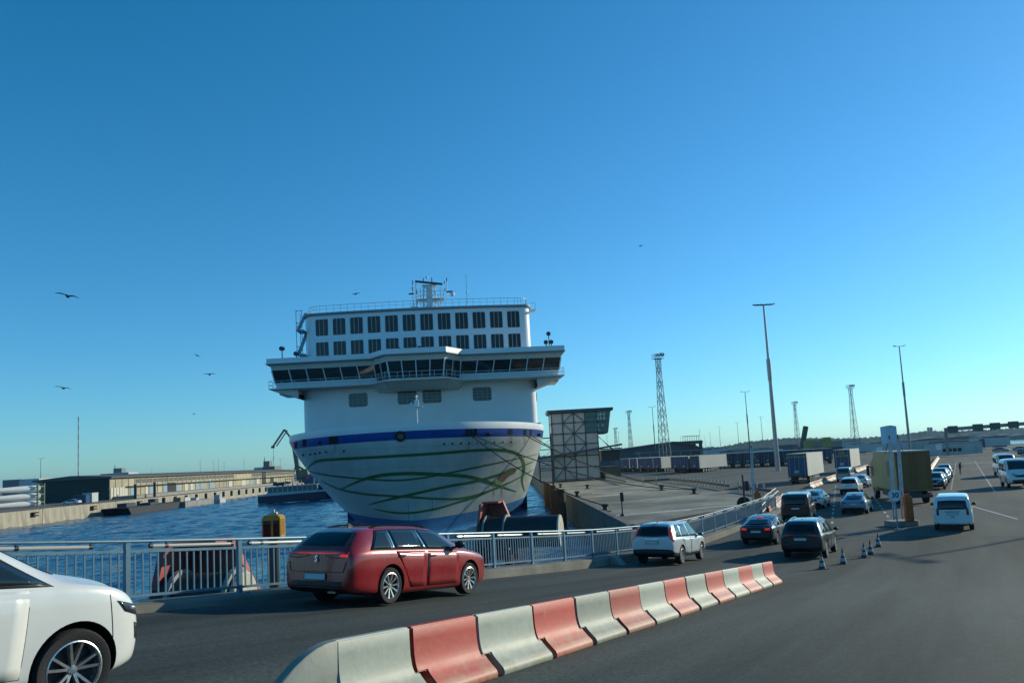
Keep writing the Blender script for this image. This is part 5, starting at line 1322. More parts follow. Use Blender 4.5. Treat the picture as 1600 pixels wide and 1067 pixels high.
# bollards and mooring lines
BOLL = mat('bollard_iron', (.035, .035, .035), .6, var=.3)
def bollard_mesh():
    m = MB(); m.lathe([(.45, 0), (.45, .06), (.26, .1), (.22, .45), (.38, .55), (.40, .66), (.30, .74), (.001, .76)], n=16); m.b2((-.55, -.45, 0), (.55, .45, .05)); return m.mesh('bollard', BOLL, True)
bme = bollard_mesh()
BP = {}
for i, (x, y, lb) in enumerate(((946, 799, 'black mooring bollard nearest the quay edge holding the bow line'), (1085, 771.5, 'black mooring bollard in the middle of the apron holding two lines'), (918, 763.5, 'black double bollard behind the nearest bow line'), (902, 775.5, 'black bollard on the quay edge left of the apron'), (876, 762, 'small black bollard near the tower foot'), (865, 758.5, 'black bollard beside the fender piles'), (1034, 766, 'black bollard at the end of the guard rail on the apron'))):
    p = gz(x, y, .004); o = obj('bollard', bme, None, p); o.scale = (.95,)*3; tag(o, lb, 'bollard', 'mooring bollards on the quay'); BP[i] = p
ROPE = mat('rope', (.035, .035, .033), .9)
def line(h0, end, sag, lb):
    if h0 is None: return
    a = SHM @ V(h0[0]); b = V(end)+V((0, 0, .55)); pts = [a.lerp(b, k/24)-V((0, 0, sag*4*(k/24)*(1-k/24))) for k in range(25)]
    o = MB().tube(pts, .055, 6).build('mooring_line', ROPE, smooth=True); tag(o, lb, 'rope', 'mooring lines from the ferry bow')
line(hit(736, 680), BP[0], .9, 'dark mooring line running down to the near bollard')
line(hit(742, 680.5), BP[1], 1.4, 'dark mooring line crossing in front of the tower to the apron bollard')
line(hit(821, 680), BP[1]+V((.3, 0, 0)), 1.2, 'dark mooring line from the port shoulder to the apron bollard')
line(hit(829, 680), gz(1005, 757), 1.0, 'dark mooring line from the port shoulder to the guard rail end')
# quay sign post
c = gz(973, 806); t = thing('quay_post', 'dark post with small box on a tripod foot at the apron edge', 'post', c)
m_ = MB(); m_.cyl((0, 0, 0), (0, 0, 1.75), .06, n=8); m_.cyl((0, 0, 0), (0, 0, .25), .28, .07, n=10); m_.build('post', DARKSTEEL, t)
m_ = MB(); m_.b2((-.1, -.12, 1.2), (.16, .12, 1.95)); m_.build('box', BLACK, t)
# low guard rails
def guard(pts, lb, zh=1.0, sp=2.0):
    P_ = [gz(*p) for p in pts]; t = thing('guard_rail', lb, 'guard rail', (0, 0, 0))
    for a, b in zip(P_, P_[1:]):
        m = MB(); m.beam(a+V((0, 0, zh*.55)), b+V((0, 0, zh*.55)), .08, .32); m.build('rail', mat('guard_brown', (.10, .085, .07), .8, var=.4, scale=2), t)
        n_ = max(1, int((b-a).length/sp))
        for k in range(n_): m = MB(); m.cyl(a.lerp(b, k/n_), a.lerp(b, k/n_)+V((0, 0, zh)), .09, n=6); m.cyl(a.lerp(b, k/n_)+V((0, 0, zh)), a.lerp(b, k/n_)+V((0, 0, zh+.18)), .13, n=6); m.build('rail_post', mat('post_pale', (.34, .34, .32), .7), t)
guard([(894, 749.5), (940, 747), (978, 757)], 'low brown guard rail with pale posts before the tower'); guard([(1005, 756.5), (1045, 753.5), (1090, 758), (1140, 766)], 'low guard rail with pale posts across the middle of the apron'); guard([(1155, 768), (1205, 775)], 'short low guard rail behind the traffic light')
# ================================================================== LIGHT MASTS
def mast_place(px, py, H):
    p = atZ(px, py, H); return p
def pole_mast(px, py, H, lb, r0=.28, r1=.13, arms=2, m=GREYPOLE, collar=True, wide=1.6):
    p = mast_place(px, py, H); t = thing('light_mast', lb, 'light mast', (p.x, p.y, 0), 0, 'light masts over the harbour')
    q = MB(); q.cyl((0, 0, 0), (0, 0, H*.62), r0, lerp(r0, r1, .62), 14); q.cyl((0, 0, H*.62), (0, 0, H), lerp(r0, r1, .62)*.85, r1, 12); q.b2((-r0*1.8, -r0*1.8, 0), (r0*1.8, r0*1.8, .08)); q.build('pole', m, t, smooth=True)
    if collar: q = MB(); q.cyl((0, 0, H*.54), (0, 0, H*.67), lerp(r0, r1, .6)*1.35, n=12); q.build('collar', m, t, smooth=True)
    q = MB(); s = wide
    q.beam((-s, 0, H), (s, 0, H), .14, .12)
    for k in range(arms): x = lerp(-s, s, k/(arms-1)); q.box((x, -.1, H+.12), (.75, .55, .16), (0, R_(12 if x < 0 else -12), 0)); 
    q.build('lamp_head', DARKSTEEL, t)
    return t
big = atZ(1193, 476, 35); 
pole_mast(1193, 477, 36, 'tall pale grey light mast with a ring of six lamps rising behind the parked trailers', .52, .20, 6, mat('mast_pale', (.33, .34, .34), .45, .2, var=.08, scale=.5), True, 2.0)
pole_mast(1405, 541, 34, 'dark light mast with two lamps behind the yellow truck', .42, .16, 2, GREYPOLE, True, 1.5)
pole_mast(1164, 612, 30, 'slim dark light mast rising above the left boom gate', .32, .13, 2, DARKSTEEL)
pole_mast(1019, 635.5, 30, 'slim dark light mast just left of the big lattice mast', .30, .13, 2, DARKSTEEL)
FARP = [(966, 675, 'slim light mast just right of the tower cabin'), (1063, 681.5, 'thin light mast above the dark shed roof'), (1092.7, 671, 'thin light mast beside the portal crane'), (1101, 681.5, 'short thin light mast right of the portal crane'), (1109, 676, 'thin light mast, second right of the portal crane'), (1123.5, 667, 'thin light mast, third right of the portal crane'), (1151.6, 660, 'thin light mast left of the slim dark one'), (1188.5, 651, 'thin light mast left of the tall pale one'), (948, 680, 'faint light mast at the tower cabin'),
 (63.8, 716, 'light mast above the wind turbine blades'), (54, 743, 'short light mast far left behind the blades'), (237, 732, 'short light mast behind the long shed roof'), (312.7, 720, 'slim light mast over the middle of the long shed'), (334, 721, 'slim light mast, first of three over the shed'), (341, 719, 'light mast, middle of three over the shed'), (350, 722, 'slim light mast, last of three over the shed'), (381, 719, 'light mast left of the shed roof cabin'), (423.5, 719, 'thin light mast behind the shed roof cabin'), (427, 714, 'light mast right of the shed roof cabin'), (438, 716.5, 'light mast at the right end of the shed')]
proto = None
for px, py, lb in FARP:
    H = 30 if px > 500 else 24
    if proto is None: proto = pole_mast(px, py, 30, lb, .28, .16, 2, TOWERSTEEL, False, 1.7)
    else:
        c = copy_tree(proto); p = mast_place(px, py, H); c.location = (p.x, p.y, 0); c.scale = (1, 1, H/30); c['label'] = lb
def lattice(px, py, H, lb, b0=1.7, b1=.75):
    p = mast_place(px, py, H); t = thing('lattice_mast', lb, 'light mast', (p.x, p.y, 0), R_(18), 'lattice light masts over the terminal')
    q = MB(); n_ = 15; lv = []
    for k in range(n_+1):
        f = k/n_; b = lerp(b0, b1, min(1, f*1.15)) ; lv.append([V((sx*b, sy*b, H*.955*f)) for sx, sy in ((-1, -1), (1, -1), (1, 1), (-1, 1))])
    for k in range(n_):
        for i in range(4):
            j = (i+1) % 4
            q.beam(lv[k][i], lv[k+1][i], .17); q.beam(lv[k][i], lv[k+1][j], .085); q.beam(lv[k+1][i], lv[k+1][j], .085)
            if k % 2: q.beam(lv[k][j], lv[k+1][i], .085)
    q.build('lattice_shaft', TOWERSTEEL, t)
    q = MB(); z = H*.955; q.b2((-1.5, -1.3, z), (1.5, 1.3, z+.15))
    for x in (-1.5, -.5, .5, 1.5): q.cyl((x, -1.3, z), (x, -1.3, z+1.7), .06, n=5); q.cyl((x, 1.3, z), (x, 1.3, z+1.7), .06, n=5)
    for zz in (z+.9, z+1.6): q.tube([(-1.5, -1.3, zz), (1.5, -1.3, zz), (1.5, 1.3, zz), (-1.5, 1.3, zz), (-1.5, -1.3, zz)], .06, 5)
    q.build('lamp_platform', TOWERSTEEL, t)
    q = MB()
    for k in range(6): q.box((-1.4+k*.56, -1.45, z+1.0+.3*(k % 2)), (.42, .35, .5), (R_(20), 0, 0))
    q.build('floodlight', DARKSTEEL, t); q = MB(); q.box((1.5, 0, z+2.0), (1.6, .3, .12)); q.build('aerial', DARKSTEEL, t)
    return t
lattice(1027.5, 553, 38, 'biggest lattice light mast standing behind the row of blue trailers', 1.5, .62)
lattice(1241, 628, 34, 'lattice light mast right of the tall pale pole', 1.5, .6)
lattice(1328, 602, 34, 'lattice light mast above the second lettered trailer', 1.6, .6)
lattice(982, 642, 34, 'lattice light mast right of the tower', 1.4, .55)
lattice(961, 669, 30, 'small lattice light mast partly behind the tower cabin', 1.5, .7)
# a mast beyond the right edge whose shadow crosses the road
p = V((62, 60, 0)); t = thing('light_mast', 'light mast just beyond the right edge casting a long shadow across the asphalt', 'light mast', p, 0, 'light masts over the harbour')
q = MB(); q.cyl((0, 0, 0), (0, 0, 17.5), .16, .10, 12); q.build('pole', GREYPOLE, t, smooth=True); q = MB(); q.beam((0, -1.6, 17.5), (0, 1.6, 17.5), .16, .14); q.box((0, -1.6, 17.45), (.4, 1, .2)); q.box((0, 1.6, 17.45), (.4, 1, .2)); q.build('lamp_head', DARKSTEEL, t)
# tall guyed mast on the far left
p = atZ(122.5, 651, 80); t = thing('radio_mast', 'tall thin banded radio mast behind the long shed', 'mast', (p.x, p.y, 0))
for k in range(16):
    q = MB(); q.cyl((0, 0, k*5), (0, 0, k*5+5), .55, n=6); q.build('mast_section', mat('band_red', (.19, .16, .16), .6) if k % 2 else mat('band_white', (.35, .36, .36), .6), t)
# ================================================================== TRAILERS AND TRUCK
T_BLUE = mat('curtain_blue', (.005, .058, .14), .45, var=.15, scale=.8); T_GREY = mat('curtain_grey', (.36, .37, .33), .6, var=.12, scale=.5, stretch=(1, 1, .3)); T_ROOF = mat('trailer_roof', (.50, .49, .42), .6, var=.1); T_YEL = mat('letter_yellow', (.42, .34, .03), .5); T_NAVY = mat('curtain_navy', (.007, .034, .075), .5, var=.15, scale=.6); T_BROWN = mat('trailer_brown', (.09, .075, .06), .7, var=.2); T_WHITE = mat('trailer_white', (.42, .45, .45), .5, var=.1, scale=.4)
def trailer(label, loc, heading, side, rear, text=None, group=None, L=13.6, tsize=.42, wheels=True):
    t = thing('trailer', label, 'trailer', loc, heading, group)
    m = MB(); m.b2((-1.26, .06, 1.12), (1.26, L, 3.98)); m.build('curtain_side', side, t)
    m = MB(); m.b2((-1.285, .0, 3.95), (1.285, L+.03, 4.03)); m.b2((-1.28, .02, 1.02), (1.28, L, 1.12)); m.build('roof', T_ROOF, t)
    for sg in (-1, 1):
        m = MB(); m.b2((sg*.02, -.04, 1.14), (sg*1.24, .05, 3.92)); d = m.build('rear_door', rear, t)
        m = MB()
        for x in (.25, .95): m.cyl((sg*x, -.07, 1.2), (sg*x, -.07, 3.86), .025, n=6)
        m.build('lock_bar', GALV, d)
    m = MB(); m.b2((-1.27, -.03, .98), (1.27, .08, 1.12)); m.b2((-1.2, .0, .42), (1.2, .1, .56)); m.beam((-.6, .1, .5), (-.6, .4, 1.0), .08); m.beam((.6, .1, .5), (.6, .4, 1.0), .08); m.b2((-.55, .2, .78), (-.35, L-1, 1.02)); m.b2((.35, .2, .78), (.55, L-1, 1.02))
    for sg in (-1, 1): m.b2((sg*1.18, 5.2, .5), (sg*1.22, 9.4, .9))
    m.build('chassis', DARKSTEEL, t)
    m = MB(); m.b2((-.42, -.06, 1.45), (.12, -.045, 1.8)); m.build('rear_plate', T_WHITE, t)
    for sg in (-1, 1): m = MB(); m.b2((sg*.85-.15, -.05, .75), (sg*.85+.15, -.02, .92)); m.build('tail_light', TAIL, t)
    if wheels:
        tm, rm = wheel_meshes(.5, .38, 'van')
        for y in (1.9, 3.2, 4.5):
            for sg in (-1, 1): w_ = obj('wheel', tm, t, (sg*1.02, y, .5), (0, 0, 0 if sg > 0 else math.pi)); obj('rim', rm, w_)
        m = MB()
        for sg in (-1, 1): m.b2((sg*.75-.07, L-2.6, .1), (sg*.75+.07, L-2.45, 1.0)); m.b2((sg*.75-.2, L-2.7, 0), (sg*.75+.2, L-2.35, .06))
        m.build('landing_leg', DARKSTEEL, t)
    if text:
        obj('lettering', text_mesh(text, tsize, .006, T_YEL, .012), t, (-.02, -.105, 3.55 if '\n' not in text else 3.2), (R_(90), 0, 0))
    return t
TG = 'curtain-sided trailers parked in the yard'
def corner_place(px, py, heading):   # rear right corner on the ground
    c = gz(px, py); S = V((math.cos(heading), math.sin(heading), 0)); return c-S*1.27
trailer('blue-backed grey trailer with LKW WALTER in one line, nearest of the parked trailers', corner_place(1264, 755.5, HEAD), HEAD, T_GREY, T_BLUE, 'LKW WALTER', TG)
trailer('blue-backed grey trailer with LKW WALTER in two lines above the grey van', corner_place(1331, 739.5, HEAD), HEAD, T_GREY, T_BLUE, 'LKW\nWALTER', TG, tsize=.5)
h2 = -R_(43)
t0 = trailer('blue trailer with pale curtain side at the near end of the trailer row', corner_place(1094, 738, h2), h2, T_GREY, T_BLUE, None, TG)
def ctrailer(src, px, py, h, label, side=None, rear=None):
    c = copy_tree(src); p = corner_place(px, py, h); c.location = p; c.rotation_euler = (0, 0, h); c['label'] = label
    if side: recolour(c, 'curtain_side', side)
    if rear: recolour(c, 'rear_door', rear)
    return c
xs = [(1077, 738.2), (1063, 737.5), (1034, 736.6), (1021, 735.6), (1009, 735), (996, 734.4), (984, 733.7), (973, 733)]
for i, (x, y) in enumerate(xs):
    y2 = 710+ (738-710)*1.0
    d = lerp(176, 240, (1094-x)/125.0); hz = 721-.0542*(x-800); yy = hz+5*1202/d
    ctrailer(t0, x, yy, h2, f'blue-backed trailer, {ORD[i+1]} from the near end of the trailer row', T_GREY if i in (2,) else None)
for i in range(11):
    x = 1146+i*15.6; d = 214-i*1.5; hz = 721-.0542*(x-800)
    ctrailer(t0, x, hz+5*1202/d, -R_(12), f'navy trailer, {ORD[i]} from the left in the long dark row behind the tall mast', T_NAVY, T_NAVY)
FT = 'trailers and containers far across the yard'
for (x, y, d, h, side, rear, lb, L) in ((1457, 0, 262, -80, T_BROWN, T_BROWN, 'dark brown trailer side-on left of the white cabin', 13.6), (1496, 0, 300, -80, T_WHITE, T_WHITE, 'pale trailer side-on behind the white cabin', 13.6), (1536, 0, 290, -80, T_WHITE, T_NAVY, 'pale trailer with dark end right of the white cabin', 11), (1320, 0, 330, -80, T_WHITE, T_WHITE, 'white container side-on above the second lettered trailer', 20), (1395, 0, 340, -80, T_WHITE, T_WHITE, 'white container side-on behind the dark light mast', 18), (1262, 0, 330, -80, T_BROWN, T_BROWN, 'dark low container behind the long trailer row', 24), (1170, 0, 380, -80, T_WHITE, T_NAVY, 'pale container behind the navy trailers', 18), (1425, 0, 300, -80, T_GREY, T_GREY, 'grey container between mast and brown trailer', 12)):
    hz = 721-.0542*(x-800); c = gz(x, hz+5*1202/d); trailer(lb, c, R_(h), side, rear, None, FT, L, wheels=False)
for px, py, lb in ((1374, 703, 'small square white lane sign above the truck roof'), (1467, 698, 'small square white lane sign left of the site cabin')):
    q = atY(px, py, 200); t = thing('lane_sign', lb, 'sign', (q.x, 200, 0)); m_ = MB(); m_.cyl((0, .1, 0), (0, .1, q.z), .07, n=6); m_.build('post', GALV, t); m_ = MB(); m_.b2((-.75, -.03, q.z-.75), (.75, .03, q.z+.75)); m_.build('sign_plate', WHITE, t)
# yellow truck
TH = -R_(14); c = gz(1405.5, 789); S = V((math.cos(TH), math.sin(TH), 0)); Hh = V((-math.sin(TH), math.cos(TH), 0))
tk = thing('box_truck', 'olive yellow box truck seen from behind, left of the queuing cars', 'truck', c+S*1.27, TH)
OL = mat('truck_olive', (.21, .09, .02), .5, var=.12, scale=.7); OY = mat('truck_yellow', (.48, .33, .12), .42, var=.15, scale=.5, stretch=(1, 1, .15))
m_ = MB(); m_.b2((-1.27, .05, 1.05), (1.27, 8.2, 4.15)); m_.build('cargo_box', OY, tk, bevel=.03)
for sg in (-1, 1):
    m_ = MB(); m_.b2((sg*.015, -.03, 1.1), (sg*1.25, .06, 4.1)); d = m_.build('rear_door', OL, tk)
    m_ = MB(); m_.cyl((sg*.2, -.06, 1.2), (sg*.2, -.06, 4.0), .025, n=6); m_.cyl((sg*1.0, -.06, 1.2), (sg*1.0, -.06, 4.0), .025, n=6); m_.build('lock_bar', OL, d)
m_ = MB(); m_.b2((-1.29, .0, 4.1), (1.29, 8.25, 4.18)); m_.build('roof_edge', T_ROOF, tk)
m_ = MB(); m_.b2((-1.2, .1, .5), (1.2, .25, .72)); m_.b2((-.5, .3, .7), (.5, 8.2, 1.05)); m_.b2((-1.2, 2.4, .55), (-1.1, 6.2, 1.0)); m_.b2((-1.15, 4.6, .5), (-.6, 5.6, 1.0)); m_.b2((1.1, 2.4, .55), (1.2, 6.2, 1.0)); m_.build('chassis', DARKSTEEL, tk)
m_ = MB(); m_.b2((-1.22, 8.3, .7), (1.22, 10.2, 3.3)); m_.b2((-1.15, 8.5, 3.3), (1.15, 9.8, 3.6)); m_.build('cab', OY, tk, bevel=.08)
m_ = MB(); m_.b2((-1.235, 8.9, 1.9), (-1.21, 9.9, 2.8)); m_.b2((1.21, 8.9, 1.9), (1.235, 9.9, 2.8)); m_.build('side_window', GLASS, tk)
m_ = MB(); m_.b2((-1.62, 9.7, 2.0), (-1.42, 9.9, 2.9)); m_.beam((-1.2, 9.9, 2.8), (-1.5, 9.8, 2.7), .06); m_.build('mirror', BLACK, tk)
m_ = MB(); m_.b2((-1.285, 1.6, 2.2), (-1.272, 3.2, 3.4)); m_.build('side_emblem', mat('emblem_grey', (.20, .19, .10), .5), tk)
tm, rm = wheel_meshes(.5, .32, 'van')
for y in (1.7, 9.2):
    for sg in (-1, 1): w_ = obj('wheel', tm, tk, (sg*1.05, y, .5), (0, 0, 0 if sg > 0 else math.pi)); obj('rim', rm, w_)
m_ = MB(); m_.b2((-1.1, -.02, .75), (-.8, .09, .9)); m_.b2((.8, -.02, .75), (1.1, .09, .9)); m_.build('tail_light', TAIL, tk)
# ================================================================== GANTRY, CABIN, FAR BUILDINGS
gy = 222
g0 = atY(1475, 668.5, gy); g1 = atY(1640, 656, gy-8)
gt = thing('sign_gantry', 'long pale overhead gantry carrying grey lane sign boxes at the right', 'gantry', (0, 0, 0))
GP = mat('gantry_grey', (.24, .25, .23), .6, var=.1); SB = mat('sign_back', (.08, .10, .10), .6)
m_ = MB(); m_.beam(g0-V((0, 0, .5)), g1-V((0, 0, .5)), .7, 1.0); m_.build('beam', GP, gt)
for p in (g0+V((.3, 0, 0)), g1):
    m_ = MB(); m_.beam((p.x, p.y, 0), (p.x, p.y, p.z-.9), .6, .6, V((0, 1, 0))); m_.build('column', GP, gt)
for px in (1486.5, 1526.5, 1553.5, 1582):
    t = (px-1475)/165.0; p = g0.lerp(g1, t)+V((0, -.7, -.55)); m_ = MB(); m_.box(p, (2.7, .5, 1.9)); s_ = m_.build('sign_box', SB, gt); m_ = MB(); m_.box(p+V((0, -.3, -1.05)), (2.9, .8, .12)); m_.build('hood', DARKSTEEL, s_)
cb = thing('site_cabin', 'long white site cabin beneath the left end of the gantry', 'cabin', (0, 0, 0))
a = atY(1468, 713, 232); b = atY(1536, 709, 232)
m_ = MB(); m_.b2((a.x, 232, 0), (b.x, 240, 3.4)); m_.build('wall', T_WHITE, cb); m_ = MB(); m_.b2((a.x-.2, 231.8, 3.4), (b.x+.2, 240.2, 3.6)); m_.build('roof', GP, cb)
for k in range(4): m_ = MB(); m_.b2((a.x+1.2+k*1.5, 231.93, .9), (a.x+2.3+k*1.5, 232.02, 1.9)); m_.build('window', GLASS_T, cb)
m_ = MB(); m_.b2((b.x-2.2, 231.93, .1), (b.x-1.3, 232.02, 2.1)); m_.build('door', GALV, cb)
shed = thing('terminal_shed', 'wide dark blue-roofed shed behind the blue trailer row', 'shed', (0, 0, 0))
Y0 = 430; pts = [(900, 709.5), (950, 706), (1050, 691.5), (1067, 691.5), (1088, 698), (1096, 703)]; P_ = [atY(x, y, Y0) for x, y in pts]
poly = [(P_[0].x, 0)]+[(p.x, p.z) for p in P_]+[(P_[-1].x, 0)]
m_ = MB(); m_.prism(poly, Y0, Y0+60, 'Y'); m_.build('wall', mat('shed_wall', (.06, .08, .10), .7, var=.15, scale=.1), shed)
m_ = MB(); rp_ = [(p.x, p.z+.05) for p in P_]; m_.prism(rp_+[(x, z+.6) for x, z in reversed(rp_)], Y0-2, Y0+62, 'Y'); m_.build('roof', mat('shed_roof', (.045, .07, .10), .6, var=.12, scale=.15), shed)
for k in range(9): m_ = MB(); xk = lerp(P_[1].x, P_[-1].x, k/9)+1; m_.b2((xk, Y0-.3, 0), (xk+3, Y0+.1, 3.6)); m_.build('door', mat('shed_door', (.09, .11, .12), .6), shed)
cp = thing('canopy', 'low flat canopy in front of the dark shed', 'canopy', (0, 0, 0)); a = atY(1000, 707.5, 330); b = atY(1112, 702.5, 330)
m_ = MB(); m_.b2((a.x, 330, 5.4), (b.x, 344, 6.0)); m_.build('roof', mat('canopy_roof', (.12, .14, .15), .6), cp)
for k in range(8): m_ = MB(); xk = lerp(a.x, b.x, k/7); m_.cyl((xk, 331, 0), (xk, 331, 5.4), .2, n=6); m_.build('column', GP, cp)
# portal crane
pc = thing('portal_crane', 'low portal crane with open rail deck right of the dark shed', 'crane', (0, 0, 0)); a = atY(1067, 690, 420); b = atY(1098, 690, 420)
m_ = MB(); m_.b2((a.x, 420, 9.3), (b.x, 424, 11.0)); m_.build('deck', DARKSTEEL, pc)
m_ = MB()
for x in (lerp(a.x, b.x, .6), lerp(a.x, b.x, .92)): m_.b2((x-.5, 420, 0), (x+.5, 421, 9.3)); m_.b2((x-.5, 423, 0), (x+.5, 424, 9.3))
m_.build('leg', DARKSTEEL, pc)
m_ = MB(); 
for k in range(8): x = lerp(a.x+.2, b.x-2, k/7); m_.cyl((x, 420.2, 11), (x, 420.2, 13.6), .12, n=5)
m_.beam((a.x, 420.2, 13.6), (b.x-1.5, 420.2, 13.6), .3); m_.build('rail', TOWERSTEEL, pc)
# leaning loader, yellow gantry, pale silo
q0, q1 = atY(1250.5, 699, 450), atY(1259, 666, 450); ld = thing('conveyor', 'dark steeply leaning conveyor beyond the trailers', 'conveyor', (0, 0, 0))
m_ = MB(); m_.beam((q0.x, 450, 0), q1, 2.2, 2.6, V((0, 1, 0))); m_.build('boom', mat('conveyor_dark', (.03, .04, .04), .6), ld); m_ = MB(); m_.b2((q0.x-2, 449, 0), (q0.x+6, 454, 4.0)); m_.build('base', DARKSTEEL, ld)
q0, q1 = atY(1262, 689.5, 440), atY(1298, 687.5, 440); yg = thing('yellow_loader', 'yellow loading gantry beside the leaning conveyor', 'crane', (0, 0, 0)); YG = mat('loader_yellow', (.30, .24, .05), .6, var=.15)
m_ = MB(); m_.b2((q0.x, 440, q0.z-.7), (q1.x, 442, q0.z+.5)); m_.build('beam', YG, yg); m_ = MB(); m_.b2((q0.x-1.5, 439.5, 0), (q0.x+2.5, 443, q0.z+.6)); m_.build('leg', YG, yg); m_ = MB(); m_.b2((q1.x-3.5, 439.4, 0), (q1.x, 443, q1.z+1.8)); m_.build('tower', YG, yg)
q0 = atY(1391.5, 665, 640); m_ = MB(); sl_ = thing('silo', 'pale blue square silo tower on the skyline above the boom gate', 'silo', (q0.x, 640, 0)); m_.b2((-4.6, 0, 0), (4.6, 9, q0.z-.6)); m_.build('wall', mat('silo_blue', (.30, .52, .66), .6, var=.05), sl_); m_ = MB(); m_.prism([(-4.8, q0.z-.6), (4.8, q0.z-.6), (0, q0.z+.3)], -.2, 9.2, 'Y'); m_.build('roof', mat('silo_roof', (.2, .28, .33), .6), sl_)
# clutter of low far buildings under the hills
random.seed(5); CB = [mat('far_block_%s' % n, c, .7, var=.12, scale=.2) for n, c in (('white', (.36, .38, .38)), ('grey', (.16, .18, .19)), ('blue', (.06, .10, .15)), ('tan', (.22, .2, .16)))]
NAMES = ['white low storage building on the skyline', 'grey low storage building on the skyline', 'dark blue low storage building on the skyline', 'tan low storage building on the skyline']
NC = [0]*4
for i in range(26):
    px = 1105+i*19+random.uniform(-5, 5); Y = random.uniform(480, 900); hz = 721-.0542*(px-800); c = gz(px, hz+5*1202/Y); wd, h, d = random.uniform(8, 26), random.uniform(3, 7.5), random.uniform(8, 16); k = random.randrange(4)
    NC[k] += 1; t = thing('storage_building', NAMES[k]+f', {ORD[NC[k]-1]} of its colour counting from the left', 'building', c, random.uniform(-.4, .2), 'low storage buildings below the hills, '+['white', 'grey', 'dark blue', 'tan'][k])
    m_ = MB(); m_.b2((0, 0, 0), (wd, d, h)); m_.build('wall', CB[k], t); m_ = MB(); m_.prism([(-.4, h), (wd+.4, h), (wd+.4, h+.4), (wd/2, h+.4+wd*.04), (-.4, h+.4)], -.3, d+.3, 'Y'); m_.build('roof', CB[(k+1) % 4], t)
# trees / chimney group on the hill crest
for i, (px, py, hh) in enumerate(((1434, 672, 14), (1440, 671, 16), (1447, 671, 15))): pass
hs = thing('hilltop_block', 'pair of slim high-rise blocks on the wooded crest', 'building', (0, 0, 0))
for px in (1451, 1455.5): q = atY(px, 667.5, 2550); m_ = MB(); m_.b2((q.x-3, 2550, 10), (q.x+3, 2556, q.z)); m_.build('tower', CB[1], hs)
# ================================================================== FAR QUAY: SHED, BLADES, BARGE, BOAT
HX = -124.5
def YofX(px): return HX*F/(px-800)
sh = thing('quay_shed', 'very long low concrete shed with dark shaded end wall along the far quay', 'shed', (0, 0, 0))
SW = mat('shed_plaster', (.36, .32, .23), .85, var=.3, scale=.35, stretch=(1, .5, .25)); SWD = mat('shed_end_shade', (.022, .045, .04), .8, var=.25, scale=.4, stretch=(.4, 1, 1)); RF = mat('shed_felt', (.09, .095, .09), .85, var=.2, scale=.1)
Y0, Y1, HH = 236, 432, 6.6
m_ = MB(); m_.b2((HX-22, Y0, 0), (HX, Y1, HH)); m_.build('wall', SW, sh)
m_ = MB(); m_.b2((HX-20, Y0-.35, 0), (HX+.3, Y0, 3.3)); m_.b2((HX-20, Y0-.32, 3.4), (HX+.3, Y0, HH)); m_.build('end_wall', SWD, sh)  # end wall faces away from the sun; its shade is put into the colour
m_ = MB(); m_.prism([(HX-23, HH), (HX+1.2, HH), (HX+1.2, HH+.45), (HX-11, HH+1.3), (HX-23, HH+.45)], Y0-.8, Y1+.5, 'Y'); m_.build('roof', RF, sh)
# wall bays: pilasters, window band, doors
PIL = mat('pilaster', (.38, .34, .26), .85, var=.25); BLUED = mat('door_blue', (.20, .31, .40), .6, var=.12); WHD = mat('door_white', (.5, .48, .40), .6, var=.1); YW = mat('wall_cream', (.42, .37, .22), .8, var=.12, scale=.4)
m_ = MB()
for k in range(50): y = Y0+k*4; m_.b2((HX-.1, y-.2, 0), (HX+.14, y+.2, HH)); 
m_.build('pilaster', PIL, sh)
for k in range(4, 49):
    if 26 <= k <= 31: continue
    m_ = MB(); m_.b2((HX-.1, Y0+k*4+.5, 4.7), (HX+.06, Y0+k*4+3.5, 5.9)); w_ = m_.build('window', mat('shed_glass', (.05, .06, .055), .4, var=.4, scale=.8), sh)
    m_ = MB()
    for j in range(1, 5): m_.b2((HX+.06, Y0+k*4+.5+j*.6-.05, 4.7), (HX+.1, Y0+k*4+.5+j*.6+.05, 5.9))
    m_.b2((HX+.06, Y0+k*4+.5, 5.25), (HX+.1, Y0+k*4+3.5, 5.33)); m_.build('muntin', PIL, w_)
m_ = MB(); m_.b2((HX-.1, Y0+106, 1.2), (HX+.08, Y0+126, 5.9)); m_.build('cream_wall', YW, sh)
def door(p0, p1, m, z1=3.4, nm='door'):
    ya, yb = YofX(p0), YofX(p1); q = MB(); q.b2((HX-.1, ya, 0), (HX+.17, yb, z1)); return q.build(nm, m, sh)
for i, px in enumerate((168, 173, 177.5, 182, 186, 190)): door(px, px+3.6, WHD, 3.6, 'roller_door')
for a, b, m in ((198.5, 205.5, BLUED), (222, 226, WHD), (228, 235.5, BLUED), (250.5, 256, BLUED), (270, 274.5, BLUED), (283, 288, WHD), (300, 304, BLUED), (308, 314, BLUED), (322, 328, BLUED), (292, 296, WHD), (352, 357, WHD), (372, 378, WHD), (384, 390, BLUED), (395, 399, WHD)): door(a, b, m)
door(257, 269, SLOT, 4.2, 'open_doorway'); door(417, 422, SLOT, 3.6, 'open_doorway'); door(404, 410, mat('gap_dark', (.03, .03, .03), .8), 6.4, 'open_doorway')
m_ = MB(); m_.b2((HX+.2, Y0+10, 3.7), (HX+1.4, Y1, 3.85)); m_.build('canopy', RF, sh)
m_ = MB(); m_.b2((HX, Y0+2, 0), (HX+7, Y1, .9)); m_.build('loading_dock', CONC, sh)
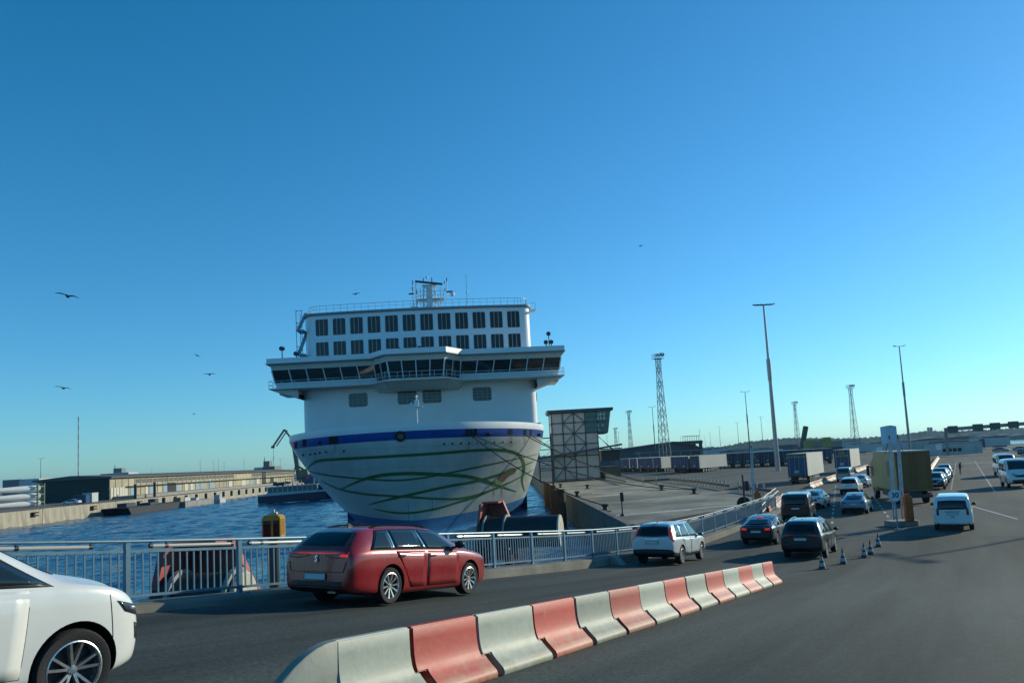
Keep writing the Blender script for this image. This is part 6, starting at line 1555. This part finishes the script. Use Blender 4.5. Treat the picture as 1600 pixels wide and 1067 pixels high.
# left continuation of the shed hidden by blades
# roof cabin blocks
for (x0, x1, yt, Y, ms, lb) in ((157, 200, 740.5, 560, (RF, T_WHITE), 'dark flat-roofed office block with white upper storey behind the long shed'), (397, 428, 730.5, 470, (CB[0], CB[1]), 'white cabin block on the roof line near the right end of the shed'), (4, 34, 750, 420, (CB[1], CB[1]), 'grey flat building at the far left behind the blades'), (30, 61, 749, 380, (T_WHITE, T_WHITE), 'white low building behind the wind turbine blades')):
    a, b = atY(x0, yt, Y), atY(x1, yt, Y); t = thing('office_block', lb, 'building', (0, 0, 0)); m_ = MB(); m_.b2((a.x, Y, 0), (b.x, Y+14, a.z)); m_.build('wall', ms[0], t)
    if Y > 440:
        m_ = MB(); xm = lerp(a.x, b.x, .45); m_.b2((xm, Y-.3, a.z-2.4), (b.x+.5, Y+14, a.z+.3)); m_.build('upper_storey', ms[1], t)
        m_ = MB(); m_.b2((xm, Y-.5, a.z-1.6), (b.x+.1, Y-.28, a.z-.6)); m_.build('window_band', GLASS_T, t)
        m_ = MB(); m_.b2((lerp(a.x, b.x, .42), Y+2, a.z+.3), (lerp(a.x, b.x, .72), Y+8, a.z+3.6)); m_.cyl((lerp(a.x, b.x, .45), Y+3, a.z+3.6), (lerp(a.x, b.x, .45), Y+3, a.z+6), .25, n=6); m_.build('roof_house', CB[1], t)
# wind turbine blades in a rack: three root ends
BLW = mat('blade_white', (.82, .82, .76), .35, var=.04)
for i, (py, lb) in enumerate(((763.5, 'topmost white wind turbine blade with its round root end'), (775.5, 'middle white wind turbine blade with its round root end'), (787, 'lowest white wind turbine blade with its round root end'))):
    c = atY(62, py-1.2, 200); m_ = MB(); n_ = 14; prof_ = [(0, 1.0, 1.0), (1.5, 1.12, 1.12), (5, 1.1, 1.05), (9, .95, .85), (14, .72, .6), (22, .55, .5), (45, .4, .35), (60, .2, .15)]
    rg = [[(c.x-s*.64+.77*.74*ry*math.cos(2*math.pi*k/n_), 200-s*.77-.64*.74*ry*math.cos(2*math.pi*k/n_), c.z-s*.012+.74*rz*math.sin(2*math.pi*k/n_)) for k in range(n_)] for s, ry, rz in prof_]
    m_.add([p for r in rg for p in r], [(a*n_+k, a*n_+(k+1) % n_, (a+1)*n_+(k+1) % n_, (a+1)*n_+k) for a in range(len(prof_)-1) for k in range(n_)]+[tuple(range(n_))])
    o = m_.build('turbine_blade', BLW, smooth=True, angle=50); tag(o, lb, 'turbine blade', 'wind turbine blades stacked on the far quay')
c = atY(62, 775, 200); rk = thing('blade_rack', 'green steel rack holding the wind turbine blade roots', 'rack', (0, 0, 0))
RG = mat('rack_green', (.10, .14, .07), .6, var=.2)
m_ = MB()
for dx in (-.3,): m_.beam((c.x+dx+.6, 198.6, 0), (c.x+dx+.6, 198.6, 6), .3); m_.beam((c.x+dx+.6, 201.4, 0), (c.x+dx+.6, 201.4, 6), .3)
for z in (1.2, 3.2, 5.2):
    m_.beam((c.x+.3, 198.4, z), (c.x+.3, 201.6, z), .25)
m_.build('frame', RG, rk)
# quay clutter: white box van, blue container, cars
for (px, py, Y, sz, m, lb, nm, cat) in ((136, 780.5, 215, (2.6, 4, 2.6), T_WHITE, 'white box container standing on the quay before the dark end wall', 'container', 'container'), (124, 783, 212, (3.4, 3, 2.2), T_BLUE, 'blue container left of the white box on the far quay', 'container', 'container'), (481, 755, 420, (5, 3, 4), mat('cargo_red', (.4, .06, .05), .6), 'small red container beyond the passenger boat', 'container', 'container')):
    c = atY(px, py, Y); t = thing(nm, lb, cat, (c.x, Y, 0), .1); m_ = MB(); m_.b2((-sz[0]/2, 0, 0.1), (sz[0]/2, sz[1], sz[2])); m_.build('wall', m, t)
    m_ = MB()
    for k in range(7): x = lerp(-sz[0]/2+.1, sz[0]/2-.1, k/6); m_.b2((x-.04, -.04, .2), (x+.04, 0, sz[2]-.1))
    m_.build('rib', m, t); m_ = MB(); m_.b2((-sz[0]/2-.05, -.05, sz[2]), (sz[0]/2+.05, sz[1]+.05, sz[2]+.08)); m_.build('roof', m, t)
for i, (px, Y, m, lb) in enumerate(((112, 203, P_WHITE, 'white car parked on the far quay near the blades'), (413, 372, P_WHITE, 'white car parked at the shed end on the far quay'), (420, 380, P_SILVER, 'silver car parked second at the shed end on the far quay'), (428, 392, P_WHITE, 'white car parked third at the shed end on the far quay'), (447, 372, P_GREY, 'grey car parked beyond the passenger boat'))):
    c = copy_tree(fast); c.name = 'parked_car'; c['label'] = lb; c['category'] = 'car'; c['group'] = 'cars parked on the far quay'; repaint(c, m, old=P_NAVY); p = atY(px, 760, Y); c.location = (min(p.x, -109.8), Y, 0); c.rotation_euler = (0, 0, R_(90))
# bollard-like mooring dolphin poles and barge
bg_ = thing('work_barge', 'dark flat work barge with pale pontoon moored at the far quay', 'barge', (-101.5, 0, -3))
a, b = atZ(156, 803, -3), atZ(207, 797, -3)
m_ = MB(); m_.prism([(197, 1.6), (199, -.6), (226, -.6), (227, 1.6)], -4.5, 2.5, 'X'); m_.build('hull', mat('barge_black', (.012, .014, .018), .6, var=.3), bg_)
m_ = MB(); m_.b2((-3.5, 203, 1.6), (-1, 208, 2.6)); m_.b2((-2, 212, 1.6), (1, 215, 2.2)); m_.b2((-3, 219, 1.6), (-1, 221, 3.0)); m_.build('deck_gear', DARKSTEEL, bg_)
pt = thing('pontoon', 'pale grey pontoon carrying two tall dark spud poles', 'pontoon', (-100.5, 0, -3))
m_ = MB(); m_.b2((-5, 228.5, -.6), (2.5, 250, 1.5)); m_.build('hull', mat('pontoon_grey', (.22, .22, .2), .7, var=.25, scale=.4), pt)
for px, pt_ in ((211.5, 756), (241.5, 753)):
    p = atY(px, pt_, 229.5 if px < 230 else 246); m_ = MB(); m_.cyl((p.x+100.5, p.y, -4), (p.x+100.5, p.y, p.z+3), .42, n=10); m_.build('spud_pole', BLACK, pt, smooth=True)
m_ = MB(); m_.b2((-2, 234, 1.5), (0, 238, 2.6)); m_.b2((-3, 240, 1.5), (1, 242, 2.2)); m_.build('deck_gear', T_WHITE, pt); m_ = MB(); m_.b2((-1.6, 229.6, 1.5), (.6, 232, 2.7)); m_.build('winch', mat('winch_tan', (.3, .2, .12), .7), pt)
wl = thing('work_boat', 'small pale work boat at the right end of the pontoon', 'boat', (-98.2, 252, -3)); m_ = MB(); m_.prism([(-1.4, 0), (1.4, 0), (1.4, 5), (0, 7), (-1.4, 5)], -.3, 1.0); m_.build('hull', T_WHITE, wl); m_ = MB(); m_.b2((-.9, 1, 1), (.9, 3, 2.4)); m_.build('cabin', GALV, wl)
# passenger boat
c = atZ(405, 786.5, -3); d = atZ(521, 779.5, -3); pb = thing('passenger_boat', 'long low passenger boat with navy hull and glazed grey cabin crossing the basin', 'boat', c, math.atan2(d.y-c.y, d.x-c.x)); Lb = (d-c).length
m_ = MB(); m_.add([(0, -2.4, 0), (0, 2.4, 0), (Lb*.9, 2.4, 0), (Lb, 0, 0), (Lb*.9, -2.4, 0), (0, -2.4, 2.0), (0, 2.4, 2.0), (Lb*.9, 2.4, 2.5), (Lb+.8, 0, 2.7), (Lb*.9, -2.4, 2.5)], [(0, 1, 2, 3, 4), (9, 8, 7, 6, 5), (0, 5, 6, 1), (1, 6, 7, 2), (2, 7, 8, 3), (3, 8, 9, 4), (4, 9, 5, 0)]); m_.build('hull', mat('boat_navy', (.01, .015, .05), .4), pb)
m_ = MB(); m_.add([(0, -2.42, 2.0), (Lb*.9, -2.42, 2.5), (Lb*.9, -2.42, 3.0), (0, -2.42, 2.4), (0, -2.3, 2.0), (Lb*.9, -2.3, 2.5), (Lb*.9, -2.3, 3.0), (0, -2.3, 2.4)], [(0, 1, 2, 3), (4, 7, 6, 5), (0, 3, 7, 4), (3, 2, 6, 7), (1, 5, 6, 2)]); m_.build('bulwark', mat('boat_pale', (.48, .55, .57), .5), pb)
BW = mat('boat_cabin', (.42, .50, .51), .5, var=.1)
m_ = MB(); m_.prism([(Lb*.10, 2.3), (Lb*.82, 2.6), (Lb*.79, 3.0), (Lb*.12, 2.9)], -2.2, 2.2, 'Y'); m_.prism([(Lb*.10, 4.2), (Lb*.80, 4.5), (Lb*.80, 4.75), (Lb*.10, 4.5)], -2.35, 2.35, 'Y'); m_.build('cabin', BW, pb)
m_ = MB(); m_.prism([(Lb*.13, 2.9), (Lb*.80, 3.0), (Lb*.78, 4.5), (Lb*.13, 4.2)], -2.15, 2.15, 'Y'); m_.build('cabin_glazing', glass_mat('boat_glass', (.05, .12, .12), .1, .6), pb)
for k in range(11):
    m_ = MB(); x = Lb*(.13+.66*k/10); m_.b2((x-.09, -2.22, 2.8), (x+.09, -2.14, 4.4)); m_.build('window_post', BW, pb)
m_ = MB(); m_.prism([(Lb*.80, 2.7), (Lb*.90, 2.8), (Lb*.87, 4.2), (Lb*.80, 4.6)], -1.9, 1.9, 'Y'); m_.build('wheelhouse', GLASS_T, pb)
m_ = MB(); m_.b2((Lb*.2, -2, 4.75), (Lb*.35, 1, 5.6)); m_.beam((Lb*.36, -1.6, 6.5), (Lb*.66, -1.6, 6.7), 2.4, .15)
for x in (.37, .46, .56, .65): m_.cyl((Lb*x, -1.6, 4.6), (Lb*x, -1.6, 6.5), .06, n=5)
m_.tube([(Lb*.15, -2.2, 5.6), (Lb*.8, -2.2, 5.8)], .04, 5); m_.build('sun_deck', DARKSTEEL, pb)
# blue stacked containers behind the boat
for i, (px, Y, lb) in enumerate(((490, 395, 'blue container stack beyond the passenger boat'), (503, 400, 'second blue container stack beyond the passenger boat, by the hull'))):
    p = atY(px, 750, Y); t = thing('container_stack', lb, 'containers', (p.x-3, Y, -2.6), 0, 'blue containers beyond the boat'); m_ = MB(); m_.b2((-3, 0, 0), (3, 6, 2.9)); m_.build('container', T_BLUE, t); m_ = MB(); m_.b2((-3, 0, 2.95), (3, 6, 5.8)); m_.build('container', T_BLUE, t)
pd = MB(); p = atY(490, 765, 390); pd.b2((-58, 385, -3.8), (-40 if False else p.x+8, 425, -2.6)); o = pd.build('container_barge', BOLL); tag(o, 'dark deck barge carrying blue containers beyond the passenger boat', 'barge')
# harbour crane jib left of the ferry
cr = thing('harbour_crane', 'grey harbour crane with folded jib rising behind the ferry bow', 'crane', (0, 0, 0)); Yc = 470
K_ = [atY(x, y, Yc) for x, y in ((427, 697), (444.5, 671), (449, 672), (459, 690), (432, 697), (468, 742))]
m_ = MB(); m_.beam(K_[0], K_[1], 1.0, .9, V((0, 1, 0))); m_.beam(K_[1], K_[3], 1.0, .9, V((0, 1, 0))); m_.beam(K_[4], K_[2], .6, .5, V((0, 1, 0))); m_.build('jib', mat('crane_grey', (.10, .11, .09), .6), cr)
m_ = MB(); m_.beam(K_[3], (K_[5].x, Yc, 0), 2.5, 2.5, V((0, 1, 0))); m_.build('tower', mat('crane_grey', (.1, .11, .09), .6), cr)
m_ = MB(); m_.cyl(K_[0], K_[0]-V((0, 0, 9)), .12, n=5); m_.b2(K_[0]-V((1.2, .5, 1.2)), K_[0]+V((.8, .5, .2))); m_.build('hoist_rope', DARKSTEEL, cr)
cr2 = thing('harbour_crane', 'small dark loading crane crouched beyond the blue containers', 'crane', (0, 0, 0)); K_ = [atY(x, y, 455) for x, y in ((456, 745), (463, 727), (474, 733), (478, 752))]
m_ = MB(); m_.beam(K_[0], K_[1], .9); m_.beam(K_[1], K_[2], 1.0); m_.build('jib', DARKSTEEL, cr2); m_ = MB(); m_.beam(K_[2], (K_[3].x, 455, -1), 5, 3, V((0, 1, 0))); m_.build('base', RG, cr2)
# ================================================================== BIRDS
def bird(px, py, Y, span, roll, lb, pitch=0):
    c = atY(px, py, Y); t = thing('gull', lb, 'bird', c, 0, 'gulls in the sky')
    t.rotation_euler = (0, roll, R_(20))
    m = MB(); m.sphere((0, 0, 0), .13, 8, (.75, 2.1, .7)); m.sphere((0, .3, .03), .075, 6); m.prism([(-.07, -.28), (.07, -.28), (.12, -.5), (-.12, -.5)], -.015, .015); m.build('body', BIRDM, t, smooth=True)
    for sg in (-1, 1):
        m = MB(); s = span/2
        pts = [(0, .12, .02, -.16), (.35*s, .17, .13*s, -.12), (.6*s, .14, .15*s, -.12), (s, -.10, .02*s, -.16)]
        vs = []
        for x, yl, z, yt in pts: vs += [(sg*x, yl, z+.012), (sg*x, yt, z+.012), (sg*x, yl, z-.012), (sg*x, yt, z-.012)]
        fs = []
        for i in range(3):
            a = i*4; b = a+4; fs += [(a, b, b+1, a+1), (a+2, a+3, b+3, b+2), (a, a+2, b+2, b), (a+1, b+1, b+3, a+3)]
        fs.append((12, 13, 15, 14)); m.add(vs, fs); m.build('wing', BIRDM, t)
BIRDM = mat('gull_dark', (.03, .035, .04), .8)
bird(105.5, 463, 48, 1.35, R_(13), 'largest dark gull gliding upper left of the ferry'); bird(99, 606.5, 62, 1.2, R_(12), 'dark gull gliding low at the left above the thin mast'); bird(327.5, 585, 70, 1.0, R_(-2), 'gull with drooping wings left of the bridge wing'); bird(308, 555.5, 95, .9, R_(22), 'faint distant gull banking left of the ferry'); bird(303, 646.5, 130, .7, R_(5), 'tiny far gull between the mast and the ferry'); bird(556, 459.5, 90, .95, R_(-12), 'small gull above the ferry roof rail'); bird(1001, 384.5, 120, .6, R_(-10), 'tiny speck of a gull high in the middle of the sky')
# ================================================================== PERSON
def person(px, py, label):
    c = deck(px, py); t = thing('person', label, 'person', c, R_(35))
    J = {'p': (0, 0, .95, .15), 'w': (0, -.02, 1.12, .14), 'c': (0, -.06, 1.36, .17), 'n': (0, -.12, 1.52, .07), 'h': (0, -.15, 1.64, .10), 'h2': (0, -.16, 1.74, .085),
         'hl': (-.10, 0, .90, .10), 'kl': (-.12, -.04, .50, .07), 'al': (-.13, .02, .09, .05), 'tl': (-.13, -.14, .04, .045), 'hr': (.10, 0, .90, .10), 'kr': (.12, .04, .50, .07), 'ar': (.15, .12, .09, .05), 'tr': (.15, -.04, .04, .045),
         'sl': (-.20, -.06, 1.42, .075), 'el': (-.26, -.10, 1.14, .05), 'wl': (-.20, -.28, 1.02, .04), 'fl': (-.18, -.36, 1.02, .035), 'sr': (.20, -.06, 1.42, .075), 'er': (.26, -.08, 1.14, .05), 'wr': (.20, -.26, 1.04, .04), 'fr': (.18, -.34, 1.05, .035)}
    ks = list(J); E = [('p', 'w'), ('w', 'c'), ('c', 'n'), ('n', 'h'), ('h', 'h2'), ('p', 'hl'), ('hl', 'kl'), ('kl', 'al'), ('al', 'tl'), ('p', 'hr'), ('hr', 'kr'), ('kr', 'ar'), ('ar', 'tr'), ('c', 'sl'), ('sl', 'el'), ('el', 'wl'), ('wl', 'fl'), ('c', 'sr'), ('sr', 'er'), ('er', 'wr'), ('wr', 'fr')]
    me = bpy.data.meshes.new('body'); me.from_pydata([J[k][:3] for k in ks], [(ks.index(a), ks.index(b)) for a, b in E], [])
    o = obj('body', me, t); o.modifiers.new('s', 'SKIN'); s = o.modifiers.new('d', 'SUBSURF'); s.levels = s.render_levels = 1
    for i, k in enumerate(ks): v = me.skin_vertices[0].data[i]; v.radius = (J[k][3], J[k][3]); v.use_root = (k == 'p')
    bpy.context.view_layer.update(); me2 = bpy.data.meshes.new_from_object(o.evaluated_get(bpy.context.evaluated_depsgraph_get())); o.modifiers.clear(); o.data = me2; me2.name = 'body'
    cl = mat('dark_jacket', (.02, .022, .028), .8); tr = mat('dark_trousers', (.03, .04, .05), .8); sk = mat('skin', (.35, .2, .14), .6); hr = mat('hair', (.03, .02, .015), .8)
    me2.materials.clear()
    for m in (cl, tr, sk, hr): me2.materials.append(m)
    for f in me2.polygons:
        z = f.center.z; f.use_smooth = True
        f.material_index = 3 if z > 1.70 or (z > 1.58 and f.center.y > -.12) else 2 if z > 1.54 or (abs(f.center.x) < .3 and f.center.y < -.29 and .9 < z < 1.15) else 0 if z > .88 else 1
    return t
person(1501, 741, 'person in dark jacket and jeans standing bent beside the queue')
# ================================================================== AIR
hz = MB(); hz.b2((-9200, -3200, -7.5), (9200, 9200, 95)); hm = bpy.data.materials.new('haze_air'); hm.use_nodes = True; t = hm.node_tree
t.nodes.remove(t.nodes['Principled BSDF']); pv = t.nodes.new('ShaderNodeVolumePrincipled'); pv.inputs['Color'].default_value = (.50, .78, .95, 1); pv.inputs['Density'].default_value = .00006; pv.inputs['Anisotropy'].default_value = .3
t.links.new(pv.outputs[0], t.nodes['Material Output'].inputs['Volume'])
o = hz.build('haze', hm); o['kind'] = 'stuff'
